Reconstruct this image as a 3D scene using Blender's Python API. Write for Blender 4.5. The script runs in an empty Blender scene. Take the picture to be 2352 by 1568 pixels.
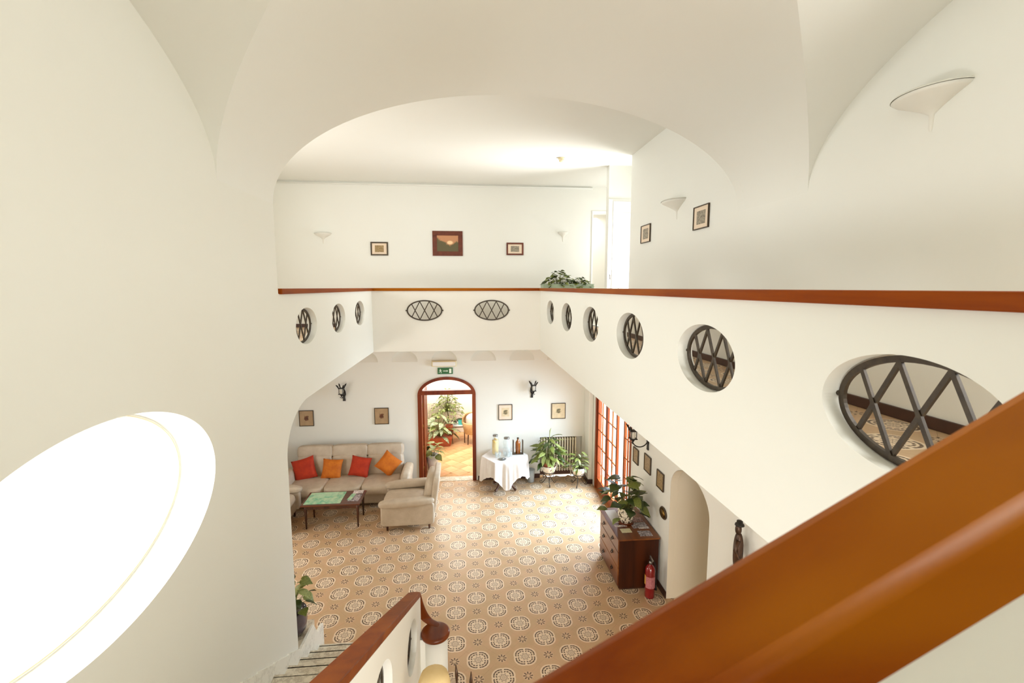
import bpy, bmesh, math, random
from mathutils import Vector, Matrix, Euler
from mathutils.geometry import tessellate_polygon

sc = bpy.context.scene
col = sc.collection
PI = math.pi
rnd = random.Random(7)

# ------------------------------------------------------------------ camera
cam_d = bpy.data.cameras.new('camera')
cam_d.sensor_width = 36.0
cam_d.lens = 36.0 * 1072.5 / 2352.0
cam_d.clip_start = 0.02
cam = bpy.data.objects.new('camera', cam_d)
col.objects.link(cam)
cam.location = (0, 0, 4.43)
cam.rotation_euler = (math.radians(90 - 6.59), 0, math.radians(-5.53))
cam_d.dof.use_dof = True
cam_d.dof.focus_distance = 6.5
cam_d.dof.aperture_fstop = 5.6
sc.camera = cam

# ------------------------------------------------------------------ world
w = bpy.data.worlds.new('sky')
sc.world = w
w.use_nodes = True
bg = w.node_tree.nodes['Background']
bg.inputs[0].default_value = (1.0, 0.98, 0.93, 1)
bg.inputs[1].default_value = 1.1

# ------------------------------------------------------------------ lights (daylight through the openings, and added fill lamps)
def area(name, loc, rot, sx, sy, power, colr=(1, 0.96, 0.88), spread=180):
    d = bpy.data.lights.new(name, 'AREA')
    d.shape = 'RECTANGLE'; d.size = sx; d.size_y = sy
    d.energy = power; d.color = colr; d.spread = math.radians(spread)
    o = bpy.data.objects.new(name, d); col.objects.link(o)
    o.location = loc; o.rotation_euler = rot
    return o
R = math.radians
area('daylight_french_window', (3.75, 8.6, 1.9), (0, R(58), 0), 2.4, 2.4, 205, (0.66, 0.83, 1.0), 130)
area('fill_far_wall', (3.85, 9.55, 5.3), (0, R(90), 0), 1.3, 1.0, 15, (1, 1, 1))  # added unseen fill, brightens the right end of the upper far wall
area('daylight_big_oculus', (-2.45, 2.4, 3.3), (0, R(-90), 0), 1.3, 2.2, 45, (1, 1, 1))
area('fill_upper_back', (1.15, -1.9, 5.35), (R(90), 0, 0), 1.1, 0.9, 9, (0.85, 0.96, 1.0))  # unseen source, added as overall fill from behind the camera
area('fill_right', (3.20, 1.05, 5.1), (0, R(96), 0), 1.5, 1.2, 35, (1, 0.99, 0.95))  # added fill out of view, brightens the left wall and vault
area('fill_lower_back', (0.9, -1.9, 1.5), (R(90), 0, 0), 2.6, 1.9, 96, (1, 0.98, 0.95))  # unseen, added as fill for the lower room
area('fill_left_gallery', (-4.9, 6.2, 5.0), (0, R(-90), 0), 1.6, 2.2, 62, (0.97, 0.99, 1.0))  # unseen lamp added to brighten the upper right wall
area('fill_nook', (3.35, 8.25, 4.7), (0, R(118), 0), 0.7, 0.6, 27, (1, 1, 1), 110)  # lamp added for a guessed unseen source, aimed up to brighten the rear ceiling
area('fill_lounge', (-4.9, 7.0, 1.6), (0, R(-90), 0), 1.4, 1.6, 36, (1, 0.93, 0.83))  # added warm fill from out of view, for the lower far wall
area('daylight_conservatory_roof', (-0.2, 12.4, 2.95), (0, 0, 0), 2.6, 2.6, 75, (1, 0.98, 0.95))
area('daylight_passage', (3.0, 11.4, 6.2), (0, 0, 0), 0.7, 1.2, 8, (1, 1, 1))

# ------------------------------------------------------------------ exposure
vs = sc.view_settings
vs.view_transform = 'Standard'; vs.look = 'None'
vs.exposure = 0.92; vs.gamma = 1.0; vs.use_curve_mapping = False
try:
    cy = sc.cycles
    cy.max_bounces = 12; cy.diffuse_bounces = 8; cy.use_adaptive_sampling = True; cy.adaptive_threshold = 0.025; cy.glossy_bounces = 4
    cy.transmission_bounces = 8; cy.transparent_max_bounces = 12
    cy.use_denoising = True; cy.caustics_reflective = False; cy.caustics_refractive = False
    cy.sample_clamp_indirect = 6.0
except Exception:
    pass

# ================================================================== materials
def lin(r, g, b):
    f = lambda c: (c / 255 / 12.92) if c / 255 <= 0.04045 else ((c / 255 + 0.055) / 1.055) ** 2.4
    return (f(r), f(g), f(b), 1)

class NT:
    """small expression helper over a node tree"""
    def __init__(s, m):
        s.t = m.node_tree; s.n = s.t.nodes; s.l = s.t.links
    def put(s, sock, v):
        if isinstance(v, (int, float)): sock.default_value = v
        elif isinstance(v, tuple): sock.default_value = v
        else: s.l.new(v, sock)
    def m(s, op, a, b=0.0, c=None):
        n = s.n.new('ShaderNodeMath'); n.operation = op
        s.put(n.inputs[0], a); s.put(n.inputs[1], b)
        if c is not None: s.put(n.inputs[2], c)
        return n.outputs[0]
    def mix(s, f, a, b):
        n = s.n.new('ShaderNodeMix'); n.data_type = 'RGBA'
        s.put(n.inputs[0], f); s.put(n.inputs[6], a); s.put(n.inputs[7], b)
        return n.outputs[2]
    def noise(s, vec, scale, detail=3, rough=0.5):
        n = s.n.new('ShaderNodeTexNoise'); n.inputs['Scale'].default_value = scale
        n.inputs['Detail'].default_value = detail; n.inputs['Roughness'].default_value = rough
        if vec is not None: s.l.new(vec, n.inputs['Vector'])
        return n.outputs[0]
    def ramp(s, f, lo, hi):
        n = s.n.new('ShaderNodeMapRange'); s.put(n.inputs[0], f)
        n.inputs[1].default_value = lo; n.inputs[2].default_value = hi
        return n.outputs[0]
    def coord(s, which='Object'):
        return s.n.new('ShaderNodeTexCoord').outputs[which]
    def pos(s):
        return s.n.new('ShaderNodeNewGeometry').outputs['Position']
    def xyz(s, v):
        n = s.n.new('ShaderNodeSeparateXYZ'); s.l.new(v, n.inputs[0]); return n.outputs
    def scalev(s, v, t):
        n = s.n.new('ShaderNodeVectorMath'); n.operation = 'MULTIPLY'
        s.l.new(v, n.inputs[0]); n.inputs[1].default_value = t; return n.outputs[0]
    def bump(s, h, strength, dist=0.002):
        n = s.n.new('ShaderNodeBump'); n.inputs['Strength'].default_value = strength
        n.inputs['Distance'].default_value = dist; s.put(n.inputs['Height'], h); return n.outputs[0]

def mat(name, base=(0.8, 0.8, 0.8, 1), rough=0.6, metal=0.0, spec=0.5, **k):
    m = bpy.data.materials.new(name); m.use_nodes = True
    b = m.node_tree.nodes['Principled BSDF']
    b.inputs['Base Color'].default_value = base
    b.inputs['Roughness'].default_value = rough
    b.inputs['Metallic'].default_value = metal
    b.inputs['Specular IOR Level'].default_value = spec
    if 'trans' in k: b.inputs['Transmission Weight'].default_value = k['trans']
    if 'alpha' in k: b.inputs['Alpha'].default_value = k['alpha']
    if 'coat' in k: b.inputs['Coat Weight'].default_value = k['coat']; b.inputs['Coat Roughness'].default_value = 0.12
    if 'emit' in k:
        b.inputs['Emission Color'].default_value = base; b.inputs['Emission Strength'].default_value = k['emit']
    return m, NT(m), b

def noisy(name, c1, c2, scale=8, rough=0.6, stretch=(1, 1, 1), bump=0.0, bscale=60, lo=0.3, hi=0.7, **k):
    m, t, b = mat(name, c1, rough, **k)
    v = t.scalev(t.coord(), stretch)
    f = t.ramp(t.noise(v, scale, 4, 0.6), lo, hi)
    t.l.new(t.mix(f, c1, c2), b.inputs['Base Color'])
    if bump: t.l.new(t.bump(t.noise(t.scalev(t.coord(), (1, 1, 1)), bscale, 3), bump), b.inputs['Normal'])
    return m

def plaster(name, c1, c2):
    m, t, b = mat(name, c1, 0.75, spec=0.25)
    p = t.pos()
    t.l.new(t.mix(t.ramp(t.noise(p, 0.9, 3), 0.35, 0.65), c1, c2), b.inputs['Base Color'])
    t.l.new(t.bump(t.noise(p, 14, 4), 0.12, 0.004), b.inputs['Normal'])
    return m

M = {}
M['plaster'] = plaster('cream_plaster', (0.80, 0.803, 0.75, 1), (0.795, 0.793, 0.735, 1))
M['plaster_upper'] = plaster('ivory_plaster', (0.80, 0.807, 0.765, 1), (0.795, 0.797, 0.75, 1))
M['white_plaster'] = plaster('white_plaster', (0.82, 0.80, 0.75, 1), (0.80, 0.78, 0.72, 1))
M['beige_plaster'] = plaster('beige_plaster', (0.86, 0.78, 0.63, 1), (0.85, 0.77, 0.61, 1))
M['stucco'] = noisy('cast_plaster', (0.80, 0.79, 0.73, 1), (0.78, 0.77, 0.71, 1), 12, 0.7)
M['white_paint'] = noisy('white_paint', (0.85, 0.85, 0.83, 1), (0.82, 0.82, 0.80, 1), 6, 0.35)
M['grout'] = noisy('grout', lin(196, 164, 122), lin(188, 156, 114), 20, 0.9)

def wood(name, c1, c2, c3, axis, rough=0.3, coat=0.3, sc_=6, spec=0.4):
    m, t, b = mat(name, c1, rough, coat=coat, spec=spec)
    st = [1.0, 1.0, 1.0]; st[axis] = 0.07
    v = t.scalev(t.coord(), tuple(x * sc_ for x in st))
    n1 = t.noise(v, 3.0, 5, 0.65)
    n2 = t.noise(t.scalev(t.coord(), tuple(x * sc_ * 0.4 for x in st)), 1.5, 2)
    cA = t.mix(t.ramp(n1, 0.35, 0.68), c1, c2)
    t.l.new(t.mix(t.ramp(n2, 0.42, 0.62), cA, c3), b.inputs['Base Color'])
    t.l.new(t.bump(n1, 0.08, 0.001), b.inputs['Normal'])
    return m
oak = (lin(140, 64, 0), lin(122, 50, 0), lin(162, 92, 2))
M['rail_x'] = wood('varnished_rail_wood_across', *oak, 0, 0.45, 0.0, 6, 0.10)
M['rail_y'] = wood('varnished_rail_wood_along', *oak, 1, 0.45, 0.0, 6, 0.12)
M['stair_rail'] = wood('varnished_stair_rail_wood', lin(126, 58, 4), lin(104, 42, 2), lin(142, 72, 8), 1, 0.45, 0.0, 6, 0.12)
M['scroll'] = wood('dark_varnished_scroll_wood', lin(104, 44, 6), lin(80, 30, 4), lin(120, 54, 10), 1, 0.3, 0.15, 6, 0.3)
M['mahogany'] = wood('red_brown_door_wood', lin(116, 42, 8), lin(90, 26, 4), lin(132, 56, 14), 2, 0.4, 0.05, 6, 0.3)
M['window_wood'] = wood('orange_brown_window_wood', lin(140, 62, 22), lin(112, 42, 12), lin(154, 78, 32), 2, 0.4, 0.05, 6, 0.3)
M['dresser'] = wood('walnut_dresser_wood', lin(116, 60, 20), lin(84, 36, 10), lin(134, 78, 32), 1, 0.35, 0.2)
M['dresser_side'] = wood('dark_walnut_side_wood', lin(66, 26, 6), lin(46, 16, 3), lin(74, 32, 8), 2, 0.4, 0.1, 6, 0.25)
M['table_wood'] = wood('dark_table_wood', lin(92, 40, 20), lin(62, 24, 12), lin(110, 56, 30), 0, 0.3, 0.4)
M['dark_wood'] = wood('dark_turned_wood', lin(74, 40, 24), lin(46, 24, 14), lin(88, 50, 30), 2, 0.35, 0.3)
M['baseboard'] = noisy('dark_brown_skirting', lin(70, 42, 30), lin(64, 38, 28), 10, 0.4)
M['iron'] = noisy('dark_wrought_iron', lin(70, 58, 42), lin(48, 38, 28), 30, 0.45, metal=0.3)
M['black_iron'] = noisy('blackened_iron', lin(44, 38, 30), lin(26, 22, 18), 30, 0.5, metal=0.3)
M['leather'] = noisy('taupe_leather', lin(196, 182, 162), lin(178, 163, 142), 7, 0.5, bump=0.15, bscale=90)
M['red_cloth'] = noisy('red_orange_cloth', lin(182, 52, 14), lin(156, 38, 10), 10, 0.85, bump=0.3, bscale=120)
M['orange_cloth'] = noisy('amber_cloth', lin(204, 114, 16), lin(178, 90, 10), 10, 0.8, bump=0.3, bscale=120)
M['white_cloth'] = noisy('white_linen', (0.80, 0.78, 0.76, 1), (0.72, 0.69, 0.66, 1), 5, 0.85, bump=0.25, bscale=100)
M['terracotta'] = noisy('terracotta_pot', lin(176, 92, 58), lin(150, 74, 44), 9, 0.8)
M['soil'] = noisy('potting_soil', lin(58, 42, 30), lin(36, 26, 18), 40, 0.95)
M['leaf_dark'] = noisy('dark_green_leaf', lin(62, 78, 28), lin(38, 54, 18), 6, 0.4)
M['leaf_mid'] = noisy('mid_green_leaf', lin(126, 134, 60), lin(86, 98, 38), 6, 0.45)
M['leaf_light'] = noisy('light_green_leaf', lin(158, 164, 92), lin(112, 126, 60), 6, 0.45)
M['leaf_cream'] = noisy('variegated_leaf', lin(196, 200, 160), lin(88, 104, 60), 14, 0.45, lo=0.4, hi=0.55)
M['stem'] = noisy('green_stem', lin(118, 124, 60), lin(90, 96, 44), 8, 0.6)
M['purple_glaze'] = noisy('violet_grey_glaze', lin(92, 80, 92), lin(70, 60, 72), 5, 0.12, coat=0.6)
M['red_gloss'] = mat('red_gloss_paint', lin(128, 12, 16), 0.22, coat=0.6)[0]
M['label'] = noisy('pale_label', lin(196, 128, 130), lin(160, 84, 92), 50, 0.5)
M['yellow_label'] = mat('yellow_label', lin(226, 170, 70), 0.5)[0]
M['brass'] = mat('dull_brass', lin(150, 116, 60), 0.35, 0.9)[0]
M['chrome'] = mat('grey_metal', lin(150, 148, 144), 0.3, 0.9)[0]
M['green_sign'] = mat('sign_green', lin(28, 98, 44), 0.4)[0]
M['sign_white'] = mat('sign_white', lin(238, 246, 232), 0.5)[0]
M['frame_dark'] = noisy('dark_frame_wood', lin(74, 58, 34), lin(54, 40, 24), 14, 0.45)
M['frame_red'] = noisy('mahogany_frame_wood', lin(112, 50, 24), lin(86, 34, 16), 14, 0.35)
M['mount'] = noisy('cream_mount_card', lin(236, 218, 196), lin(228, 208, 184), 6, 0.8)
M['paper'] = noisy('printed_paper', lin(236, 228, 222), lin(170, 160, 164), 38, 0.6, lo=0.45, hi=0.6)
M['cream_card'] = noisy('cream_card', lin(240, 234, 200), lin(214, 206, 164), 26, 0.6)
M['dark_print'] = noisy('dark_photo_print', lin(96, 88, 92), lin(198, 190, 196), 30, 0.4, lo=0.4, hi=0.6)
M['pink_print'] = noisy('pink_brown_print', lin(192, 146, 140), lin(92, 66, 62), 34, 0.4, lo=0.42, hi=0.58)
M['map_green'] = noisy('green_map_print', lin(112, 186, 150), lin(188, 216, 180), 9, 0.35, lo=0.38, hi=0.6)
M['map_pale'] = noisy('pale_green_map', lin(196, 224, 190), lin(150, 204, 170), 12, 0.35)
M['turquoise'] = noisy('turquoise_plastic', lin(60, 186, 186), lin(90, 206, 200), 6, 0.4)
M['rattan'] = noisy('rattan', lin(206, 170, 122), lin(176, 136, 90), 40, 0.6)
M['shade'] = noisy('cream_pleated_shade', lin(232, 208, 156), lin(222, 194, 138), 7, 0.8)
M['radiator'] = noisy('cream_radiator_enamel', lin(232, 222, 196), lin(222, 210, 182), 8, 0.35)
M['beige_plastic'] = mat('cream_plastic', lin(226, 214, 176), 0.4)[0]
M['planter'] = noisy('grey_green_planter', lin(168, 184, 160), lin(148, 164, 140), 10, 0.5)
M['wood_threshold'] = noisy('worn_threshold_stone', lin(196, 150, 92), lin(176, 128, 74), 8, 0.4)
M['black'] = mat('black_rubber', lin(24, 22, 20), 0.6)[0]
M['lemon'] = mat('lemon_slices', lin(226, 190, 80), 0.4)[0]
M['amber'] = noisy('amber_drink', lin(150, 84, 22), lin(110, 56, 12), 5, 0.2, coat=0.5)
M['bronze'] = noisy('dark_bronze', lin(84, 56, 36), lin(44, 28, 16), 14, 0.35, metal=0.4)

def glass_mat(name, c, alpha):
    m, t, b = mat(name, c, 0.05)
    out = t.n['Material Output']
    tr = t.n.new('ShaderNodeBsdfTransparent'); mx = t.n.new('ShaderNodeMixShader')
    mx.inputs[0].default_value = alpha
    t.l.new(tr.outputs[0], mx.inputs[1]); t.l.new(b.outputs[0], mx.inputs[2]); t.l.new(mx.outputs[0], out.inputs[0])
    return m
M['glass'] = glass_mat('clear_window_glass', (0.9, 0.95, 0.95, 1), 0.10)
M['jar'] = glass_mat('jar_glass', (0.70, 0.78, 0.78, 1), 0.28)
M['water'] = glass_mat('lemon_water', lin(244, 214, 110), 0.75)
M['bin'] = glass_mat('translucent_plastic', lin(196, 206, 210), 0.6)
M['frost'] = glass_mat('frosted_lantern_glass', lin(232, 226, 210), 0.8)

# marble of the stairs
m, t, b = mat('veined_marble', (0.7, 0.68, 0.64, 1), 0.3)
p = t.pos()
v1 = t.noise(p, 5.0, 6, 0.7)
f = t.ramp(t.m('ABSOLUTE', t.m('SUBTRACT', v1, 0.5)), 0.0, 0.07)
t.l.new(t.mix(f, lin(188, 178, 160), lin(226, 218, 200)), b.inputs['Base Color'])
M['marble'] = m
m, t, b = mat('white_marble', (0.8, 0.8, 0.78, 1), 0.25)
v1 = t.noise(t.pos(), 3.0, 6, 0.7)
f = t.ramp(t.m('ABSOLUTE', t.m('SUBTRACT', v1, 0.5)), 0.0, 0.03)
t.l.new(t.mix(f, lin(220, 220, 212), lin(240, 240, 232)), b.inputs['Base Color'])
M['white_marble'] = m

# majolica flower pot
m, t, b = mat('painted_majolica', (0.8, 0.75, 0.65, 1), 0.2, coat=0.4)
f = t.ramp(t.noise(t.coord(), 26, 3), 0.50, 0.56)
t.l.new(t.mix(f, lin(236, 224, 200), lin(84, 70, 56)), b.inputs['Base Color'])
M['majolica'] = m
m, t, b = mat('painted_cream_pot', (0.8, 0.75, 0.65, 1), 0.25, coat=0.4)
f = t.ramp(t.noise(t.coord(), 20, 3), 0.56, 0.62)
t.l.new(t.mix(f, lin(240, 226, 204), lin(150, 120, 96)), b.inputs['Base Color'])
M['cream_pot'] = m

# decorated cement tiles; tile edges run at 45 degrees, medallions on every second corner
def tile_material(name, ox, oy):
    m, t, b = mat(name, lin(205, 172, 130), 0.40, spec=0.6)
    p = t.pos(); x, y, z = t.xyz(p)
    s = 0.2
    dx = t.m('SUBTRACT', x, ox); dy = t.m('SUBTRACT', y, oy)
    k = 0.70710678
    a = t.m('MULTIPLY', t.m('ADD', dx, dy), k)
    c = t.m('MULTIPLY', t.m('SUBTRACT', dy, dx), k)
    def wrapc(v, off):   # centred repeat with period 2s
        v = t.m('ADD', v, off)
        q = t.m('DIVIDE', v, 2 * s)
        return t.m('MULTIPLY', t.m('SUBTRACT', q, t.m('FLOOR', t.m('ADD', q, 0.5))), 2 * s)
    px, py = wrapc(a, 0.0), wrapc(c, 0.0)
    qx, qy = wrapc(a, s), wrapc(c, s)
    ax, ay = t.m('ABSOLUTE', px), t.m('ABSOLUTE', py)
    hi = t.m('MAXIMUM', ax, ay); lo = t.m('MINIMUM', ax, ay)
    def length(u, v): return t.m('SQRT', t.m('ADD', t.m('MULTIPLY', u, u), t.m('MULTIPLY', v, v)))
    # quatrefoil distance
    d = t.m('SUBTRACT', length(t.m('SUBTRACT', hi, 0.038), lo), 0.092)
    r = length(px, py)
    ang = t.m('ARCTAN2', py, px)
    def band(v, lo_, hi_, soft=0.0025):
        e1 = t.ramp(v, lo_ - soft, lo_ + soft); e2 = t.ramp(v, hi_ + soft, hi_ - soft)
        return t.m('MULTIPLY', e1, e2)
    def cosb(mult, ph, lo_, hi_):
        return t.ramp(t.m('COSINE', t.m('ADD', t.m('MULTIPLY', ang, mult), ph)), lo_, hi_)
    halo = t.ramp(d, 0.024, 0.014)
    lobe = t.ramp(t.m('COSINE', t.m('MULTIPLY', ang, 4.0)), -0.97, -0.85)
    ring1 = t.m('MULTIPLY', band(d, -0.016, 0.001), t.m('MULTIPLY', cosb(20.0, 0.0, -1.02, -0.93), lobe))
    ring2 = t.m('MULTIPLY', band(d, -0.045, -0.029), t.m('MULTIPLY', cosb(16.0, PI, -0.9, -0.5), lobe))
    petals = t.m('MULTIPLY', band(r, 0.050, 0.060), cosb(8.0, PI, -0.1, 0.4))
    ring3 = band(r, 0.034, 0.043)
    star = t.m('MULTIPLY', t.ramp(r, 0.030, 0.026), cosb(8.0, 0.0, -0.2, 0.3))
    dark = t.m('MAXIMUM', t.m('MAXIMUM', ring1, ring2), t.m('MULTIPLY', petals, 0.7))
    grey = t.m('MAXIMUM', ring3, t.m('MULTIPLY', star, 0.8))
    # small flower
    r2 = length(qx, qy); ang2 = t.m('ARCTAN2', qy, qx)
    c8 = t.ramp(t.m('COSINE', t.m('MULTIPLY', ang2, 8.0)), 0.0, 0.5)
    fl = t.m('MULTIPLY', band(r2, 0.026, 0.056), c8)
    c8b = t.ramp(t.m('COSINE', t.m('MULTIPLY', ang2, 8.0)), -0.1, -0.6)
    fl2 = t.m('MULTIPLY', band(r2, 0.018, 0.032), c8b)
    flower = t.m('MAXIMUM', fl, t.m('MULTIPLY', fl2, 0.8))
    halo2 = t.m('MULTIPLY', t.ramp(r2, 0.068, 0.056), 0.3)
    # ground: mottled tan with blush and olive drifts
    n1 = t.noise(p, 1.6, 3, 0.6); n2 = t.noise(p, 5.0, 4, 0.7)
    g = t.mix(t.ramp(n1, 0.38, 0.62), lin(194, 162, 126), lin(184, 154, 116))
    g = t.mix(t.m('MULTIPLY', t.ramp(n2, 0.45, 0.62), 0.5), g, lin(200, 158, 124))
    g = t.mix(t.m('MULTIPLY', t.m('MAXIMUM', halo, halo2), 0.68), g, lin(238, 220, 194))
    g = t.mix(t.m('MULTIPLY', grey, 0.8), g, lin(104, 80, 66))
    g = t.mix(t.m('MULTIPLY', t.m('MAXIMUM', dark, flower), 0.95), g, lin(76, 50, 26))
    t.l.new(g, b.inputs['Base Color'])
    t.l.new(t.ramp(n2, 0.0, 1.0), t.n.new('ShaderNodeMapRange').inputs[0])
    return m
TX, TY = 0.0913, 5.134
M['tiles'] = tile_material('decorated_cement_tiles', TX, TY)
M['terra_tile'] = noisy('terracotta_floor_tile', lin(222, 172, 122), lin(206, 148, 98), 3.2, 0.4, lo=0.35, hi=0.65)

# ================================================================== geometry helpers
class MB:
    def __init__(s): s.v = []; s.f = []; s.sm = []
    def add(s, vs, fs, smooth=False):
        o = len(s.v); s.v += [tuple(q) for q in vs]
        s.f += [tuple(i + o for i in q) for q in fs]; s.sm += [smooth] * len(fs)
        return s
    def box(s, c, d, M_=None):
        x, y, z = d[0] / 2, d[1] / 2, d[2] / 2
        vs = [Vector((i * x, j * y, k * z)) for i in (-1, 1) for j in (-1, 1) for k in (-1, 1)]
        if M_ is not None: vs = [M_ @ q for q in vs]
        vs = [q + Vector(c) for q in vs]
        return s.add(vs, [(0, 1, 3, 2), (4, 6, 7, 5), (0, 4, 5, 1), (2, 3, 7, 6), (0, 2, 6, 4), (1, 5, 7, 3)])
    def b2(s, x0, x1, y0, y1, z0, z1):
        return s.box(((x0 + x1) / 2, (y0 + y1) / 2, (z0 + z1) / 2), (x1 - x0, y1 - y0, z1 - z0))
    def tube(s, pts, r, n=8, cap=True):
        pts = [Vector(p) for p in pts]
        rr = r if isinstance(r, (list, tuple)) else [r] * len(pts)
        vs = []; up = None
        for i, p in enumerate(pts):
            t = (pts[min(i + 1, len(pts) - 1)] - pts[max(i - 1, 0)]).normalized()
            if up is None: up = Vector((0, 0, 1)) if abs(t.z) < 0.9 else Vector((1, 0, 0))
            a = t.cross(up)
            if a.length < 1e-5: a = t.orthogonal()
            a.normalize(); up = a.cross(t).normalized()
            for k in range(n):
                q = 2 * PI * k / n
                vs.append(p + (a * math.cos(q) + up * math.sin(q)) * rr[i])
        fs = [(i * n + k, i * n + (k + 1) % n, (i + 1) * n + (k + 1) % n, (i + 1) * n + k) for i in range(len(pts) - 1) for k in range(n)]
        if cap:
            fs.append(tuple(range(n))[::-1]); fs.append(tuple((len(pts) - 1) * n + k for k in range(n)))
        return s.add(vs, fs, True)
    def lathe(s, prof, c=(0, 0, 0), n=24, a0=0, a1=2 * PI, sx=1, sy=1):
        full = abs(a1 - a0 - 2 * PI) < 1e-6
        m_ = n if full else n + 1
        vs = [(c[0] + r * math.cos(a0 + (a1 - a0) * k / n) * sx, c[1] + r * math.sin(a0 + (a1 - a0) * k / n) * sy, c[2] + z) for r, z in prof for k in range(m_)]
        fs = []
        for i in range(len(prof) - 1):
            for k in range(n):
                k2 = (k + 1) % m_
                fs.append((i * m_ + k, i * m_ + k2, (i + 1) * m_ + k2, (i + 1) * m_ + k))
        return s.add(vs, fs, True)
    def grid(s, fn, nu, nv, smooth=True, wrap=False):
        vs = [fn(i / nu, j / nv) for i in range(nu + 1) for j in range(nv + 1)]
        fs = [(i * (nv + 1) + j, (i + 1) * (nv + 1) + j, (i + 1) * (nv + 1) + j + 1, i * (nv + 1) + j + 1) for i in range(nu) for j in range(nv)]
        return s.add(vs, fs, smooth)
    def mesh(s, name):
        me = bpy.data.meshes.new(name); me.from_pydata(s.v, [], s.f); me.update()
        for p, q in zip(me.polygons, s.sm): p.use_smooth = q
        return me
    def build(s, name, mt, parent=None, recalc=True, bevel=0.0, seg=2, loc=None, rot=None):
        me = s.mesh(name)
        if recalc:
            bm = bmesh.new(); bm.from_mesh(me); bmesh.ops.recalc_face_normals(bm, faces=bm.faces); bm.to_mesh(me); bm.free()
        return put(name, me, mt, parent, bevel, seg, loc, rot)

def put(name, me, mt, parent=None, bevel=0.0, seg=2, loc=None, rot=None):
    o = bpy.data.objects.new(name, me); col.objects.link(o)
    if mt is not None and not me.materials: me.materials.append(M[mt] if isinstance(mt, str) else mt)
    if parent: o.parent = parent
    if loc is not None: o.location = loc
    if rot is not None: o.rotation_euler = rot
    if bevel:
        b = o.modifiers.new('bevel', 'BEVEL'); b.width = bevel; b.segments = seg; b.limit_method = 'ANGLE'
        for p in me.polygons: p.use_smooth = True
        try: b.harden_normals = True
        except Exception: pass
    return o

def empty(name, loc, label, cat, group=None, rz=0.0):
    o = bpy.data.objects.new(name, None); col.objects.link(o)
    o.empty_display_size = 0.05; o.location = loc; o.rotation_euler = (0, 0, rz)
    return tag(o, label, cat, group)
def tag(o, label, cat, group=None):
    o['label'] = label; o['category'] = cat
    if group: o['group'] = group
    return o
def struct(o): o['kind'] = 'structure'; return o
def copy_tree(o, parent=None):
    c = o.copy(); col.objects.link(c); c.parent = parent
    for ch in list(o.children): copy_tree(ch, c)
    return c

def panel(name, outline, holes, to3, thick, mt='plaster', parent=None):
    """flat wall with holes: outline/holes in 2D, to3 maps (a,b,depth) to world; depth 0 front, thick back"""
    loops = [outline] + holes
    tri = tessellate_polygon([[Vector((a, b, 0)) for a, b in lp] for lp in loops])
    flat = [p for lp in loops for p in lp]; n = len(flat)
    vs = [to3(a, b, 0) for a, b in flat] + [to3(a, b, thick) for a, b in flat]
    bm = bmesh.new(); bv = [bm.verts.new(v) for v in vs]
    for f in tri:
        for off in (0, n):
            try: bm.faces.new([bv[i + off] for i in f])
            except ValueError: pass
    o = 0; sm = []
    for li, lp in enumerate(loops):
        L = len(lp)
        for i in range(L):
            j = (i + 1) % L
            try:
                fc = bm.faces.new((bv[o + i], bv[o + j], bv[n + o + j], bv[n + o + i]))
            except ValueError: pass
        o += L
    bmesh.ops.recalc_face_normals(bm, faces=bm.faces)
    me = bpy.data.meshes.new(name); bm.to_mesh(me); bm.free()
    return put(name, me, mt, parent)
def ell(cx, cy, a, b, n=64, rot=0.0):
    out = []
    for k in range(n):
        q = 2 * PI * k / n
        u, v = a * math.cos(q), b * math.sin(q)
        out.append((cx + u * math.cos(rot) - v * math.sin(rot), cy + u * math.sin(rot) + v * math.cos(rot)))
    return out
def arch_pts(x0, x1, zs, zt, n=24):
    c, a = (x0 + x1) / 2, (x1 - x0) / 2
    return [(c - a * math.cos(PI * k / n), zs + (zt - zs) * math.sin(PI * k / n)) for k in range(n + 1)]
PX = lambda x0, sgn=1: (lambda a, b, d: (x0 + sgn * d, a, b))     # plane x = const, depth in x
PY = lambda y0, sgn=1: (lambda a, b, d: (a, y0 + sgn * d, b))

# ================================================================== room shell
UF, TOP = 3.58, 6.64          # upper floor level, rear ceiling
XL, XR, XW = -1.8, 1.45, 2.8   # left wall plane, right gallery parapet, right wall
YJ, YB, YF = 4.7, 9.15, 10.42  # jamb, back parapet, far wall
NEAR = -1.6

# left wall with the great oculus
outl = [(NEAR, 0), (YJ, 0), (YJ, TOP), (NEAR, TOP)]
wl = panel('wall_left', outl, [ell(2.42, 3.205, 0.985, 0.56, 120)], PX(XL, -1), 0.25)
struct(wl)
# left gallery parapet, springing out of the jamb with a quarter arch
q = [(YJ + 0.7 - 0.7 * math.cos(PI / 2 * k / 14), 2.72 + 0.475 * math.sin(PI / 2 * k / 14)) for k in range(15)]
pl = [(YJ, 4.37)] + q + [(YB + 0.09, 3.195), (YB + 0.09, 4.37)]
GY = [1.40, 2.73, 4.06, 5.39, 6.72, 8.05]
struct(panel('wall_gallery_left', pl, [ell(y, 4.0, 0.35, 0.205, 72) for y in (5.47, 6.80, 8.12)], PX(XL, -1), 0.105))
struct(panel('wall_gallery_right', [(0.32, 3.195), (YB + 0.09, 3.195), (YB + 0.09, 4.37), (0.32, 4.37)],
             [ell(y, 4.0, 0.35, 0.205, 96) for y in GY], PX(XR, 1), 0.105))
struct(panel('wall_gallery_back', [(XL, 3.195), (XR, 3.195), (XR, 4.37), (XL, 4.37)],
             [ell(x, 3.99, 0.345, 0.20, 64) for x in (-0.81, 0.485)], PY(YB, 1), 0.09, 'white_plaster'))

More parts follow.
